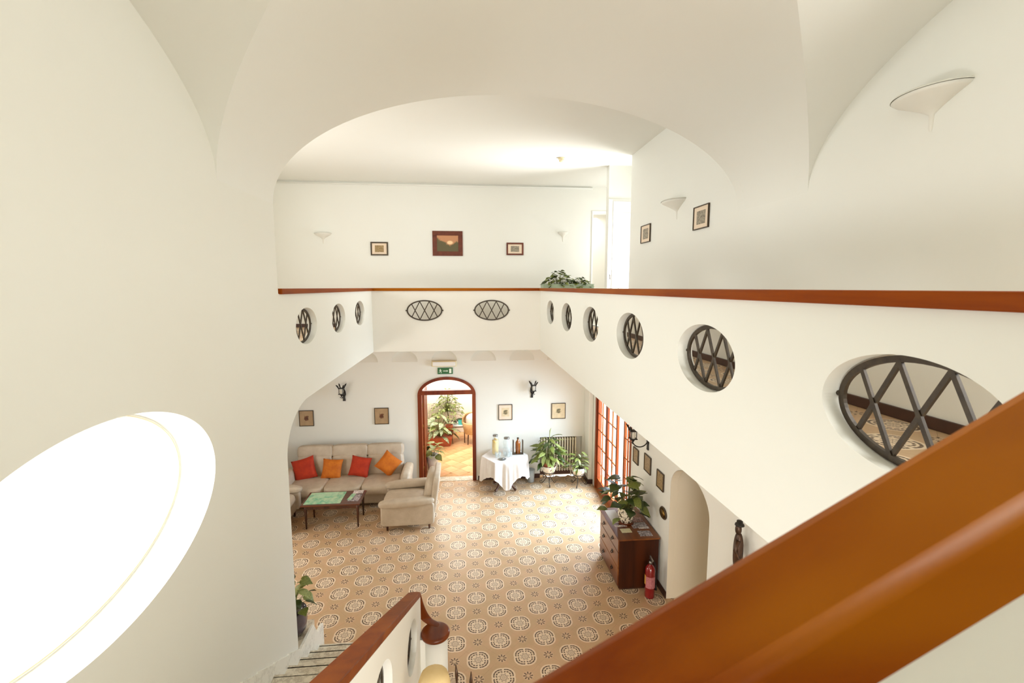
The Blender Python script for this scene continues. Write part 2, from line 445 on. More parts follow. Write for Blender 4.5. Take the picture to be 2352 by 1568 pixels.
# far wall, lower storey: arched doorway, radiator recess, row of shallow lunettes
LUN = [-3.12, -2.25, -1.385, -0.515, 0.36, 1.235, 2.1]
fo = [(-4.6, 0), (-1.12, 0)] + arch_pts(-1.12, 0.18, 2.02, 2.44, 28) + [(0.18, 0), (1.665, 0), (1.665, 0.97), (2.665, 0.97), (2.665, 0), (3.15, 0), (3.15, 3.2), (-4.6, 3.2)]
lun_h = []
for cx in LUN:
    lun_h.append([(cx - 0.285, 2.79)] + [(cx - 0.285 * math.cos(PI * k / 20), 2.80 + 0.25 * math.sin(PI * k / 20)) for k in range(1, 20)] + [(cx + 0.285, 2.79)])
fw = struct(panel('wall_back', fo, lun_h, PY(YF, 1), 0.22))
for h in lun_h:       # sloping back of each lunette
    mb = MB(); cx = (h[0][0] + h[-1][0]) / 2
    mb.add([(a, YF + 0.002 + 0.085 * min(1, (b - 2.79) / 0.25), b) for a, b in h], [tuple(range(len(h)))])
    mb.build('lunette', 'plaster', fw)
mb = MB(); mb.b2(1.6, 2.75, YF + 0.17, YF + 0.2, -0.02, 1.0)
mb.build('recess_back', 'plaster', fw)
# far wall, upper storey
struct(panel('wall_back_upper', [(-4.6, UF - 0.1), (2.8, UF - 0.1), (2.8, TOP), (-4.6, TOP)], [], PY(YF, 1), 0.2, 'plaster_upper'))
mb = MB(); mb.b2(2.8, 3.4, YF, YF + 0.2, 6.09, TOP); struct(mb.build('wall_passage_head', 'plaster_upper'))
mb = MB(); mb.b2(3.2, 3.4, YF, YF + 0.2, UF, 6.09); struct(mb.build('wall_passage_jamb', 'plaster_upper'))
mb = MB(); mb.b2(2.5, 3.9, 12.0, 12.1, UF, TOP); mb.b2(2.4, 2.5, YF + 0.2, 12.1, UF, TOP); mb.b2(3.9, 4.0, 8.75, 12.1, UF, TOP)
mb.b2(2.4, 4.0, YF + .2, 12.1, TOP - 0.3, TOP - 0.2)
struct(mb.build('wall_passage', 'white_plaster'))
mb = MB(); mb.b2(2.4, 4.0, 8.6, 12.1, UF - 0.2, UF); struct(mb.build('floor_passage', 'white_marble'))
# slim moulding where the far wall meets the ceiling
mb = MB(); mb.tube([(-4.6, YF - 0.015, 6.60), (2.8, YF - 0.015, 6.60)], 0.02, 8); struct(mb.build('trim_1', 'plaster_upper'))

# right wall, lower storey: french window and arched opening
ro = [(NEAR, 0), (4.94, 0)] + [(a, b) for a, b in arch_pts(4.94, 5.99, 1.70, 2.07, 20)] + [(5.99, 0), (7.55, 0), (7.55, 2.62), (9.80, 2.62), (9.80, 0), (YF, 0), (YF, 3.2), (NEAR, 3.2)]
struct(panel('wall_right', ro, [], PX(XW, 1), 0.10))
mb = MB(); mb.b2(4.3, 4.4, 4.3, 6.2, 0, 3.2); mb.b2(XW + .1, 4.4, 4.2, 4.3, 0, 3.2); mb.b2(XW + .1, 4.4, 5.985, 6.2, 0, 3.2); mb.b2(XW + .1, 4.4, 4.2, 6.2, 3.1, 3.2); mb.b2(XW + .1, 4.4, 4.2, 6.2, -.1, 0)
ap = [(4.943, 0)] + [(a + (.003 if a < 5.4 else -.003), b - .003) for a, b in arch_pts(4.94, 5.99, 1.70, 2.07, 20)] + [(5.987, 0)]
mb.add([(XW + .001, a, b) for a, b in ap] + [(XW + .101, a, b) for a, b in ap], [(i, i + 1, i + 1 + len(ap), i + len(ap)) for i in range(len(ap) - 1)])
struct(mb.build('wall_alcove', 'beige_plaster', recalc=False))
# rounded pilaster in the far right corner
mb = MB(); mb.b2(2.70, 2.8, 9.98, YF, 0, 3.2); struct(mb.build('wall_pilaster', 'plaster', bevel=0.03, seg=4))
# right wall, upper storey (ends at the nook), and the nook's door wall
struct(panel('wall_right_upper', [(NEAR, UF), (7.93, UF), (7.93, TOP), (NEAR, TOP)], [[(.45, 4.35), (1.65, 4.35), (1.65, 5.85), (.45, 5.85)]], PX(XW, 1), .22, 'plaster_upper'))  # the unseen opening is cut for the added right fill lamp
mb = MB(); mb.b2(2.615, 2.70, 8.6, 8.75, UF, TOP); mb.b2(3.60, 4.3, 8.6, 8.75, UF, TOP); mb.b2(2.70, 3.60, 8.6, 8.75, 5.98, TOP)
struct(mb.build('wall_nook', 'plaster_upper'))
mb = MB(); mb.b2(4.3, 4.4, 7.7, 8.75, TOP - .4, TOP); mb.b2(XW + .22, 4.3, 7.6, 7.7, UF, TOP); struct(mb.build('wall_nook_side', 'plaster_upper'))
mb = MB(); mb.b2(XW, 4.3, 7.6, 8.75, UF - .2, UF); struct(mb.build('floor_nook', 'white_marble'))
mb = MB(); mb.b2(XW, 4.3, 7.6, YF + .2, TOP, TOP + .1); struct(mb.build('ceiling_nook', 'plaster_upper'))

# outer closing walls
struct(panel('wall_lounge_left', [(YJ - .25, 0), (YF, 0), (YF, TOP), (YJ - .25, TOP)], [[(6.2, 0.9), (7.8, 0.9), (7.8, 2.3), (6.2, 2.3)], [(5.1, 4.2), (7.3, 4.2), (7.3, 5.8), (5.1, 5.8)]], PX(-4.6, -1), 0.2))  # unseen openings let in the added lounge and gallery fill
mb = MB(); mb.b2(-4.6, XL - .25, YJ - .25, YJ, 0, TOP); struct(mb.build('wall_lounge_front', 'plaster'))
struct(panel('wall_front', [(-2.05, 0), (3.15, 0), (3.15, TOP), (-2.05, TOP)], [[(-0.4, 0.7), (2.2, 0.7), (2.2, 2.5), (-0.4, 2.5)], [(0.6, 4.9), (1.7, 4.9), (1.7, 5.8), (0.6, 5.8)]], PY(NEAR, -1), 0.2))  # unseen openings for the added fill behind the camera
mb = MB(); mb.b2(XW, XW + .35, NEAR, 7.93, 3.2, UF); mb.b2(XW, XW + .35, 7.93, YF, 3.2, UF); struct(mb.build('wall_right_band', 'plaster'))

# upper slabs
mb = MB(); mb.b2(XR + .10, XW, NEAR, YF, 3.2, UF - .003); mb.b2(XL - .10, XR + .10, YB + .085, YF, 3.2, UF - .003); mb.b2(-4.6, XL - .10, YJ, YF, 3.2, UF - .003); mb.b2(.52, XR + .10, NEAR, .337, 3.2, UF - .003)
gfloor = struct(mb.build('floor_gallery', 'grout'))
# ceilings
mb = MB(); mb.b2(-4.6, XW, YJ, YF, TOP, TOP + .1); struct(mb.build('ceiling_rear', 'plaster_upper'))
mb = MB(); mb.b2(-2.05, XW + .35, NEAR - .2, YJ + .05, TOP, TOP + .1); struct(mb.build('ceiling_attic', 'plaster_upper'))
# groined vault over the stair bay, running on as a barrel to the wide arch
CX, AX, ZS, BZ, CY, AY = 0.5, 2.3, 5.21, 1.055, 1.15, 2.55
def vx(u): return CX + AX * u
def vy(v): return CY + AY * v
def vz(u): return ZS + BZ * math.sqrt(max(0.0, 1 - u * u))
mb = MB(); N1, N2 = 40, 56
for sg in (-1, 1):
    # webs towards the side walls: height follows v
    mb.grid(lambda r, tt, sg=sg: (vx(sg * math.sin(r * PI / 2)), vy(math.sin(r * PI / 2) * math.sin((tt * 2 - 1) * PI / 2)), vz(math.sin(r * PI / 2) * math.sin((tt * 2 - 1) * PI / 2))), N1, N2)
    mb.grid(lambda r, tt, sg=sg: (vx(math.sin(r * PI / 2) * math.sin((tt * 2 - 1) * PI / 2)), vy(sg * math.sin(r * PI / 2)), vz(math.sin(r * PI / 2) * math.sin((tt * 2 - 1) * PI / 2))), N1, N2)
mb.grid(lambda r, tt: (vx(math.sin((tt * 2 - 1) * PI / 2)), 3.7 + (YJ - 3.7) * r, vz(math.sin((tt * 2 - 1) * PI / 2))), 2, N2)
mb.grid(lambda r, tt: (vx(math.sin((tt * 2 - 1) * PI / 2)), -1.4 + (NEAR + 1.4) * r, vz(math.sin((tt * 2 - 1) * PI / 2))), 1, N2)
struct(mb.build('ceiling_vault', 'plaster_upper', recalc=False))
# tympanum above the wide arch
ty = [(XL, TOP), (XL, ZS)] + [(vx(-math.cos(PI * k / 48)), ZS + BZ * math.sin(PI * k / 48)) for k in range(1, 48)] + [(XW, ZS), (XW, TOP)]
struct(panel('wall_arch', ty, [], PY(YJ - 0.12, 1), 0.12, 'plaster_upper'))

# ------------------------------------------------------------------ floors and their tiles
mb = MB(); mb.b2(-4.6, XW + .35, NEAR, YF + .02, -.2, -.003)
floor = struct(mb.build('floor', 'grout'))
S = 0.2; K = math.sqrt(.5)
mb = MB(); mb.box((0, 0, -0.005), (S - .0009, S - .0009, .010)); tile_me = mb.mesh('tile'); tile_me.materials.append(M['tiles'])
def lattice(x0, x1, y0, y1, z, ok=lambda x, y: True):
    out = []
    for a in range(-60, 61):
        for b_ in range(-60, 61):
            e, g = (a + .5) * S, (b_ + .5) * S
            x, y = TX + K * (e - g), TY + K * (e + g)
            if x0 < x < x1 and y0 < y < y1 and ok(x, y): out.append((x, y, z))
    return out
def place(pts, parent, me, name='tile', rz=PI / 4):
    for x, y, z in pts:
        o = bpy.data.objects.new(name, me); col.objects.link(o); o.parent = parent
        o.location = (x, y, z); o.rotation_euler = (0, 0, rz)
def field(pts, parent, name, mt, half, rz=PI / 4):
    mb = MB(); Mz = Matrix.Rotation(rz, 3, 'Z')
    for x, y, z in pts: mb.box((x, y, z - .005), (half * 2, half * 2, .010), Mz)
    o = mb.build(name, mt, parent, recalc=False); o['kind'] = 'stuff'; return o
allt = lattice(-4.6, XW + .02, NEAR, YF + .02, 0)
def shown(x, y):
    if y < 4.0 or x > 2.78 or x < -0.36 * y - .1: return False
    if x > 0.75 + (y - 3.2) * 0.95: return False                    # behind the near handrail
    if y < 4.7 and x < -0.45: return False                           # stair and its parapet
    if x > 2.15 and 6.2 < y < 7.2: return False                      # under the dresser
    return True
vis = sorted([p for p in allt if shown(p[0], p[1])], key=lambda p: p[0] ** 2 + p[1] ** 2)
near_t = set(vis[:300])
place(vis[:300], floor, tile_me)
field([p for p in allt if p not in near_t], floor, 'tile_field', 'tiles', S / 2 - .00045)
# upper gallery tiles, seen through the ovals
ut = lattice(XR + .1, XW, 0.2, YF, UF)
unear = [p for p in ut if 1.3 < p[1] < 4.6]
place(unear, gfloor, tile_me)
us = set(unear)
rest = [p for p in ut if p not in us] + lattice(-4.6, XR + .1, YB + .12, YF, UF) + lattice(-4.6, XL - .2, YJ, YB + .2, UF)
field(rest, gfloor, 'tile_field', 'tiles', S / 2 - .00045)

# skirtings
def skirt(name, boxes, n=None):
    mb = MB()
    for q_ in boxes: mb.b2(*q_)
    return struct(mb.build(name, 'baseboard', bevel=.004))
skirt('baseboard_back', [(-4.6, -1.16, YF - .018, YF, 0, .10), (0.22, 1.665, YF - .018, YF, 0, .10), (1.665, 2.665, YF + .15, YF + .17, 0, .10), (2.66, 2.70, YF - .018, YF, 0, .10), (2.682, 2.70, 9.96, YF, 0, .10), (2.682, XW + .05, 9.945, 9.98, 0, .10)])
skirt('baseboard_right', [(XW - .018, XW, 5.99, 7.55, 0, .10), (XW - .018, XW, NEAR, 4.94, 0, .10)])
skirt('baseboard_right_upper', [(XW - .018, XW, NEAR, 7.93, UF, UF + .075)])
skirt('baseboard_back_upper', [(-4.6, 2.8, YF - .018, YF, UF, UF + .075)])

# threshold strip at the french window
mb = MB(); mb.b2(XW - .02, XW + .40, 7.55, 9.80, -.009, .006); struct(mb.build('trim_2', 'wood_threshold', bevel=.003))
# outdoor ground seen beyond the french window
mb = MB(); mb.b2(XW + .4, 9.0, 5.0, 13.0, -.25, -.02); g = struct(mb.build('ground', 'white_plaster'))
mb = MB(); mb.b2(-1.12, 0.18, YF - .01, YF + .24, -.009, .007); struct(mb.build('trim_3', 'marble', bevel=.003))

# ------------------------------------------------------------------ gallery handrails
def rail(name, x0, x1, y0, y1, mt, label, z0=4.365, z1=4.42, cut=0.0):
    mb = MB(); mb.b2(x0, x1, y0, y1, z0, z1)
    return tag(mb.build(name, mt, bevel=.008, seg=3), label, 'handrail')
rail('gallery_handrail', XR - .03, XR + .12, 0.44, YB - .03, 'rail_y', 'long orange-brown wooden rail capping the right gallery parapet')
rail('gallery_handrail', XL - .12, XR + .12, YB - .03, YB + .12, 'rail_x', 'thin brown wooden rail capping the far back gallery parapet')
rail('gallery_handrail', XL - .12, XL + .03, YJ + .02, YB - .03, 'rail_y', 'short wooden rail capping the left gallery parapet')

# ------------------------------------------------------------------ oval grilles of iron
def clip_line(px, pz, dx, dz, a, b):
    # intersect line with ellipse
    A = (dx / a) ** 2 + (dz / b) ** 2; B = 2 * (px * dx / a ** 2 + pz * dz / b ** 2); C = (px / a) ** 2 + (pz / b) ** 2 - 1
    D = math.sqrt(max(0, B * B - 4 * A * C)); return [(px + dx * t, pz + dz * t) for t in ((-B - D) / 2 / A, (-B + D) / 2 / A)]
def grille():
    root = empty('oval_grille', (0, 0, 0), '', 'grille')
    a, b, w_ = .328, .188, .0125
    n = 64; mb = MB(); vs = []
    for k in range(n):
        q_ = 2 * PI * k / n
        for rr, yy in ((-w_, -.008), (w_, -.008), (w_, .008), (-w_, .008)):
            vs.append(((a + rr) * math.cos(q_), yy, (b + rr) * math.sin(q_)))
    fs = [(k * 4 + i, k * 4 + (i + 1) % 4, ((k + 1) % n) * 4 + (i + 1) % 4, ((k + 1) % n) * 4 + i) for k in range(n) for i in range(4)]
    mb.add(vs, fs); mb.build('ring', 'iron', root)
    for sgn in (-1, 1):
        for x0 in (-.18, 0, .18):
            (xa, za), (xb, zb) = clip_line(x0, 0, .52 * sgn, 1, a - .004, b - .004)
            L = math.hypot(xb - xa, zb - za); an = math.atan2(zb - za, xb - xa)
            mb = MB(); mb.box(((xa + xb) / 2, 0.0025 * sgn, (za + zb) / 2), (L, .012, .017), Matrix.Rotation(-an, 3, 'Y'))
            mb.build('bar', 'iron', root)
    for sgn in (-1, 1):
        mb = MB(); mb.tube([(sgn * (a + .008), 0, 0), (sgn * (a + .03), 0, 0)], .012, 8); mb.build('fixing_pin', 'iron', root)
    return root
g0 = grille(); first = True
names_r = ['largest iron oval grille, nearest in the right parapet, cut by the near handrail', 'second nearest iron oval grille in the right gallery parapet',
           'third iron oval grille from the near end of the right parapet', 'fourth iron oval grille from the near end of the right parapet',
           'fifth iron oval grille of the right parapet, second from its far end', 'smallest iron oval grille at the far end of the right parapet']
def put_grille(loc, rz, label, group):
    global first
    o = g0 if first else copy_tree(g0); first = False
    o.location = loc; o.rotation_euler = (0, 0, rz); o['label'] = label; o['group'] = group
for y, nm in zip(GY, names_r): put_grille((XR + .072, y, 4.0), PI / 2, nm, 'grilles of the right gallery parapet')
for y, nm in zip((5.47, 6.80, 8.12), ('nearest and largest iron oval grille of the left parapet', 'middle iron oval grille of the left gallery parapet', 'farthest iron oval grille of the left gallery parapet')):
    put_grille((XL - .072, y, 4.0), PI / 2, nm, 'grilles of the left gallery parapet')
put_grille((-.81, YB - .004, 3.99), 0, 'left iron oval grille in the far back parapet, seen face on', 'grilles of the back gallery parapet')
put_grille((.485, YB - .004, 3.99), 0, 'right iron oval grille in the far back parapet, seen face on', 'grilles of the back gallery parapet')

for i, nm in enumerate(('iron oval grille in the stair parapet nearest the scroll end', 'middle iron oval grille in the stair parapet', 'uppermost iron oval grille in the stair parapet')):
    o = copy_tree(g0); o.location = (-.56, 3.79 - i * 1.33, 1.335 + i * .745); o.rotation_euler = (0, math.atan(.56), PI / 2); o['label'] = nm; o['group'] = 'grilles of the stair parapet'

# great oculus window: white frame and pane
mb = MB(); n = 96; vs = []
a, b = .985, .56
for k in range(n):
    q_ = 2 * PI * k / n
    for rr, xx in ((0.0, -2.035), (-.03, -2.035), (-.03, -2.075), (0.0, -2.075)):
        vs.append((xx, 2.42 + (a + rr) * math.cos(q_), 3.205 + (b + rr) * math.sin(q_)))
mb.add(vs, [(k * 4 + i, k * 4 + (i + 1) % 4, ((k + 1) % n) * 4 + (i + 1) % 4, ((k + 1) % n) * 4 + i) for k in range(n) for i in range(4)])
ow = struct(mb.build('window_1', 'white_paint'))
mb = MB(); mb.tube([(-2.034, 2.42 + .972 * math.cos(2 * PI * k / n), 3.205 + .547 * math.sin(2 * PI * k / n)) for k in range(n + 1)], .0022, 6, False); mb.build('seal', 'beige_plastic', ow)
mb = MB(); mb.add([(-2.055, 2.42 + .96 * math.cos(2 * PI * k / n), 3.205 + .535 * math.sin(2 * PI * k / n)) for k in range(n)], [tuple(range(n))])
mb.build('pane', 'glass', ow)

# ================================================================== staircase
RISE, RUN, SY0 = 2.93 / 16, 0.315, 5.32
st = empty('staircase', (-1.2, SY0, 0), 'marble staircase running down along the left wall to the tiled floor', 'staircase')
def at_parent(mb, name, mt, par, loc, **k):
    """geometry given in world coordinates, stored relative to the parent's location"""
    mb.v = [(x - loc[0], y - loc[1], z - loc[2]) for x, y, z in mb.v]
    return mb.build(name, mt, par, **k)
SL = (-1.2, SY0, 0)
for i in range(16):
    mb = MB(); y1 = SY0 - i * RUN; z = (i + 1) * RISE
    mb.b2(XL, -.6, y1 - RUN - (.02 if i < 15 else .0), y1, z - RISE, z)
    mb.b2(XL, -.6, y1 - .02, y1 + .022, z - .028, z)
    at_parent(mb, 'step', 'marble', st, SL, bevel=.004)
mb = MB(); mb.b2(XL, -.6, -1.0, SY0 - 16 * RUN + .01, 2.78, 2.93); at_parent(mb, 'landing', 'marble', st, SL)
mb = MB()
for i in range(4):
    mb.b2(-.6 + i * .28, .52, -.80, .335, 2.93 + i * .1625, 2.93 + (i + 1) * .1625)
at_parent(mb, 'upper_flight', 'marble', st, SL)
# stepped skirting along the wall
for i in range(16):
    y1 = SY0 - i * RUN; z = (i + 1) * RISE
    if y1 - RUN > 4.6: continue
    mb = MB()
    mb.add([(XL + .001, y1 + .03, z), (XL + .001, y1 - RUN + .03, z), (XL + .001, y1 - RUN + .03, z + .10 + RISE), (XL + .001, y1 - RUN + .05, z + .12 + RISE * .9), (XL + .001, y1 + .03, z + .10),
            (XL + .016, y1 + .03, z), (XL + .016, y1 - RUN + .03, z), (XL + .016, y1 - RUN + .03, z + .10 + RISE), (XL + .016, y1 - RUN + .05, z + .12 + RISE * .9), (XL + .016, y1 + .03, z + .10)],
           [(0, 1, 2, 3, 4), (9, 8, 7, 6, 5), (0, 5, 6, 1), (1, 6, 7, 2), (2, 7, 8, 3), (3, 8, 9, 4), (4, 9, 5, 0)])
    at_parent(mb, 'skirting_slab', 'white_marble', st, SL)
# white marble kerb standing past the wall end, with its ledge
mb = MB(); kerb = [(4.70, 0), (5.50, 0), (5.50, .34), (5.44, .36), (5.30, .37), (5.18, .56), (5.10, .58), (4.70, .60)]
mb.add([(XL - .03, a, b) for a, b in kerb] + [(XL + .005, a, b) for a, b in kerb], [tuple(range(8)), tuple(range(15, 7, -1))] + [(i, (i + 1) % 8, (i + 1) % 8 + 8, i + 8) for i in range(8)])
at_parent(mb, 'kerb', 'white_marble', st, SL, bevel=.004)
mb = MB(); mb.b2(-2.25, XL - .03, 4.72, 5.30, 0, .545); at_parent(mb, 'ledge', 'marble', st, SL, bevel=.004)

# parapet of the lower flight with tilted ovals, and its rounded end post
SR = math.atan(-.56)
def zr(y): return 1.363 + .56 * (4.487 - y)
pts = [(.34, 0), (4.47, 0), (4.47, zr(4.47) - .055), (.34, zr(.34) - .055)]
struct(panel('wall_stair', pts, [ell(3.79 - i * 1.33, 1.335 + i * .745, .36, .205, 72, SR) for i in range(3)], PX(-.5, -1), .1))
mb = MB(); mb.lathe([(.0, 0), (.118, 0), (.118, .93), (0, .93)], (-.35, 4.42, 0), 40); mb.b2(-.50, -.36, 4.36, 4.47, 0, .93)
struct(mb.build('wall_stair_post', 'plaster'))
# parapet of the upper flight, close to the lens, and the level piece that joins the gallery
def zn(x): return 3.99 + .56 * x
pts = [(-.6, 2.75), (.9, 3.2), (XR, 3.2), (XR, 4.37), (.77, 4.37), (.70, zn(.70) - .07), (-.6, zn(-.6) - .07)]
struct(panel('wall_stair_upper', pts, [], PY(.337, 1), .09))

rt = empty('stair_handrail', (-.56, 4.48, 0), 'red-brown sloping handrail of the lower stairs ending in a scroll', 'handrail')
RL = (-.56, 4.48, 0)
mb = MB(); x0, x1 = -.622, -.498
mb.add([(x0, .44, zr(.44) - .055), (x1, .44, zr(.44) - .055), (x1, .44, zr(.44)), (x0, .44, zr(.44)),
        (x0, 4.487, zr(4.487) - .055), (x1, 4.487, zr(4.487) - .055), (x1, 4.487, zr(4.487)), (x0, 4.487, zr(4.487))],
       [(0, 1, 2, 3), (4, 5, 6, 7), (0, 1, 5, 4), (1, 2, 6, 5), (2, 3, 7, 6), (3, 0, 4, 7)])
at_parent(mb, 'rail', 'stair_rail', rt, RL, bevel=.007, seg=3)
# swooping neck: a flat ribbon dropping from the rail end and levelling out into the disc
path = [((-.56, 4.490, 1.365), (1, 0, 0), (0, 1, -.3)), ((-.555, 4.515, 1.33), (1, .1, 0), (0, .9, -.6)), ((-.545, 4.54, 1.25), (1, .2, 0), (0, 1, -.1)),
        ((-.525, 4.555, 1.15), (1, .25, 0), (0, 1, 0)), ((-.495, 4.565, 1.06), (1, .3, -.1), (.1, .9, .2)), ((-.455, 4.565, 1.00), (1, .2, -.2), (.3, .5, .6)),
        ((-.41, 4.55, .975), (.5, 1, -.1), (.1, 0, 1)), ((-.36, 4.52, .968), (.2, 1, 0), (0, 0, 1)), ((-.31, 4.48, .966), (.5, 1, 0), (0, 0, 1))]
vs = []
for i, (c, wdir, nd) in enumerate(path):
    c = Vector(c); wv = Vector(wdir).normalized() * (.058 if i < 6 else .05); nv = Vector(nd).normalized() * .022
    vs += [c - wv - nv, c + wv - nv, c + wv + nv, c - wv + nv]
mb = MB(); L = len(path)
mb.add(vs, [(i * 4 + j, i * 4 + (j + 1) % 4, (i + 1) * 4 + (j + 1) % 4, (i + 1) * 4 + j) for i in range(L - 1) for j in range(4)] + [(0, 1, 2, 3), tuple((L - 1) * 4 + j for j in range(4))], True)
o = at_parent(mb, 'neck', 'scroll', rt, RL)
o.modifiers.new('s', 'SUBSURF').levels = 2; o.modifiers['s'].render_levels = 2
mb = MB(); mb.lathe([(0, .925), (.128, .925), (.142, .935), (.146, .955), (.140, .972), (.125, .980), (0, .980)], (-.352, 4.42, 0), 48); at_parent(mb, 'scroll_disc', 'scroll', rt, RL)

# near handrail of the upper flight, sloping down to the left in front of the lens
nr = MB(); ys = [(.325, -.080), (.325, -.012), (.330, -.003), (.340, 0.0), (.425, 0.0), (.437, -.004), (.44, -.012), (.44, -.080)]
for xa, xb, fa, fb in ((-.62, .77, zn, zn), (.77, 1.56, zn, lambda x: zn(.77))):
    nr.add([(xa, y, fa(xa) + dz) for y, dz in ys] + [(xb, y, fb(xb) + dz) for y, dz in ys], [(i, (i + 1) % 8, (i + 1) % 8 + 8, i + 8) for i in range(8)] + [tuple(range(8)), tuple(range(8, 16))], True)
tag(nr.build('stair_handrail', 'rail_x'), 'broad out-of-focus orange-brown handrail sloping across the lower right foreground', 'handrail')
for p_ in bpy.data.objects['stair_handrail.001'].data.polygons: p_.use_smooth = len(p_.vertices) == 4 and p_.area < .02

# ================================================================== doors and windows
def wframe(par, name, mt, boxes, off=(0, 0, 0), bevel=.004):
    for b_ in boxes:
        mb = MB(); mb.b2(*b_); at_parent(mb, name, mt, par, off, bevel=bevel)
# arched doorway frame in the far wall
dr = bpy.data.objects.new('door_1', None); col.objects.link(dr); struct(dr); dr.location = (-.47, YF, 0)
DL = (-.47, YF, 0)
for x0, x1 in ((-1.12, -1.035), (.10, .18)):
    mb = MB(); mb.b2(x0, x1, YF - .03, YF + .20, 0, 2.03); at_parent(mb, 'jamb', 'mahogany', dr, DL, bevel=.006)
mb = MB(); mb.b2(-1.06, .12, YF - .01, YF + .10, 2.03, 2.125); at_parent(mb, 'transom', 'mahogany', dr, DL, bevel=.006)
oo, ii = arch_pts(-1.12, .18, 2.03, 2.44, 30), arch_pts(-1.05, .11, 2.03, 2.375, 30)
vs = [(x, YF - .03, z) for x, z in oo] + [(x, YF - .03, z) for x, z in ii] + [(x, YF + .10, z) for x, z in oo] + [(x, YF + .10, z) for x, z in ii]
k = 31; fs = []
for i in range(30): fs += [(i, i + 1, k + i + 1, k + i), (2 * k + i, 2 * k + i + 1, 3 * k + i + 1, 3 * k + i), (k + i, k + i + 1, 3 * k + i + 1, 3 * k + i), (i, i + 1, 2 * k + i + 1, 2 * k + i)]
mb = MB(); mb.add(vs, fs); at_parent(mb, 'arch_frame', 'mahogany', dr, DL)
mb = MB(); mb.add([(x, YF + .04, z) for x, z in ii], [tuple(range(31))]); at_parent(mb, 'pane', 'glass', dr, DL)
# leaf folded back into the next room on the left
mb = MB(); mb.b2(-1.035, -.995, YF + .20, YF + .98, .01, 2.03); lf = at_parent(mb, 'door_leaf', 'mahogany', dr, DL, bevel=.005)
for z in (.25, .75, 1.25, 1.75):
    mb = MB(); mb.tube([(-1.03, YF + .19, z - .05), (-1.03, YF + .19, z + .05)], .010, 8); at_parent(mb, 'hinge', 'brass', dr, DL)

# french window in the right wall
fwn = bpy.data.objects.new('window_2', None); col.objects.link(fwn); struct(fwn); FL = (XW + .02, 8.7, 0); fwn.location = FL
wframe(fwn, 'frame', 'window_wood', [(XW - .01, XW + .12, 9.72, 9.80, 0, 2.62), (XW - .01, XW + .12, 7.55, 7.63, 0, 2.62), (XW - .01, XW + .12, 7.55, 9.80, 2.54, 2.62)], FL)
def leaf(y0, y1, x=XW + .04, ang=0.0, piv=None, nm=1):
    o = bpy.data.objects.new('leaf', None); col.objects.link(o); o.parent = fwn
    py = y0 if piv is None else piv
    o.location = (x - FL[0], py - FL[1], 0); o.rotation_euler = (0, 0, ang)
    L_ = (x, py, 0); W_ = .065
    B_ = [('stile', (x - .022, x + .022, y0, y0 + W_, 0.02, 2.54)), ('stile', (x - .022, x + .022, y1 - W_, y1, 0.02, 2.54)),
          ('bottom_rail', (x - .022, x + .022, y0 + W_, y1 - W_, .02, .26)), ('top_rail', (x - .022, x + .022, y0 + W_, y1 - W_, 2.46, 2.54))]
    nv = nm
    for i in range(nv):
        yc = y0 + (y1 - y0) * (i + 1) / (nv + 1); B_.append(('muntin', (x - .012, x + .012, yc - .013, yc + .013, .26, 2.46)))
    for i in range(1, 6):
        zc = .26 + 2.2 * i / 6; B_.append(('muntin', (x - .011, x + .011, y0 + W_, y1 - W_, zc - .012, zc + .012)))
    for nme, bb in B_:
        mb = MB(); mb.b2(*bb); at_parent(mb, nme, 'window_wood', o, L_, bevel=.003)
    mb = MB(); mb.add([(x, y0 + W_, .26), (x, y1 - W_, .26), (x, y1 - W_, 2.46), (x, y0 + W_, 2.46)], [(0, 1, 2, 3)]); at_parent(mb, 'pane', 'glass', o, L_)
leaf(9.05, 9.72); leaf(8.38, 9.05, ang=0.0)
leaf(7.63, 8.02, nm=1)
mb = MB(); mb.tube([(XW - .01, 8.43, 1.0), (XW - .05, 8.43, 1.0), (XW - .05, 8.43, .90)], .008, 8); at_parent(mb, 'handle', 'brass', fwn, FL)

# radiator in its recess
ra = empty('radiator', (2.12, YF + .08, 0.10), 'cream column radiator in the recess behind the two potted plants', 'radiator')
for i in range(14):
    x = 1.71 + i * .062
    mb = MB()
    mb.b2(x - .017, x + .017, YF + .03, YF + .11, .13, .94)
    at_parent(mb, 'radiator_column', 'radiator', ra, (2.12, YF + .08, .10), bevel=.008)
mb = MB(); 
for z in (.19, .88): mb.tube([(1.69, YF + .08, z), (2.54, YF + .08, z)], .012, 8)
at_parent(mb, 'pipe', 'radiator', ra, (2.12, YF + .08, .10))
mb = MB(); mb.b2(1.69, 2.54, YF + .135, YF + .15, .12, .94); at_parent(mb, 'gap_shade', 'baseboard', ra, (2.12, YF + .08, .10))  # dark sheet added to stand for the shade between the columns
mb = MB()
for x in (1.80, 2.42): mb.b2(x - .01, x + .01, YF + .05, YF + .08, .0, .17)
at_parent(mb, 'foot', 'radiator', ra, (2.12, YF + .08, .10))

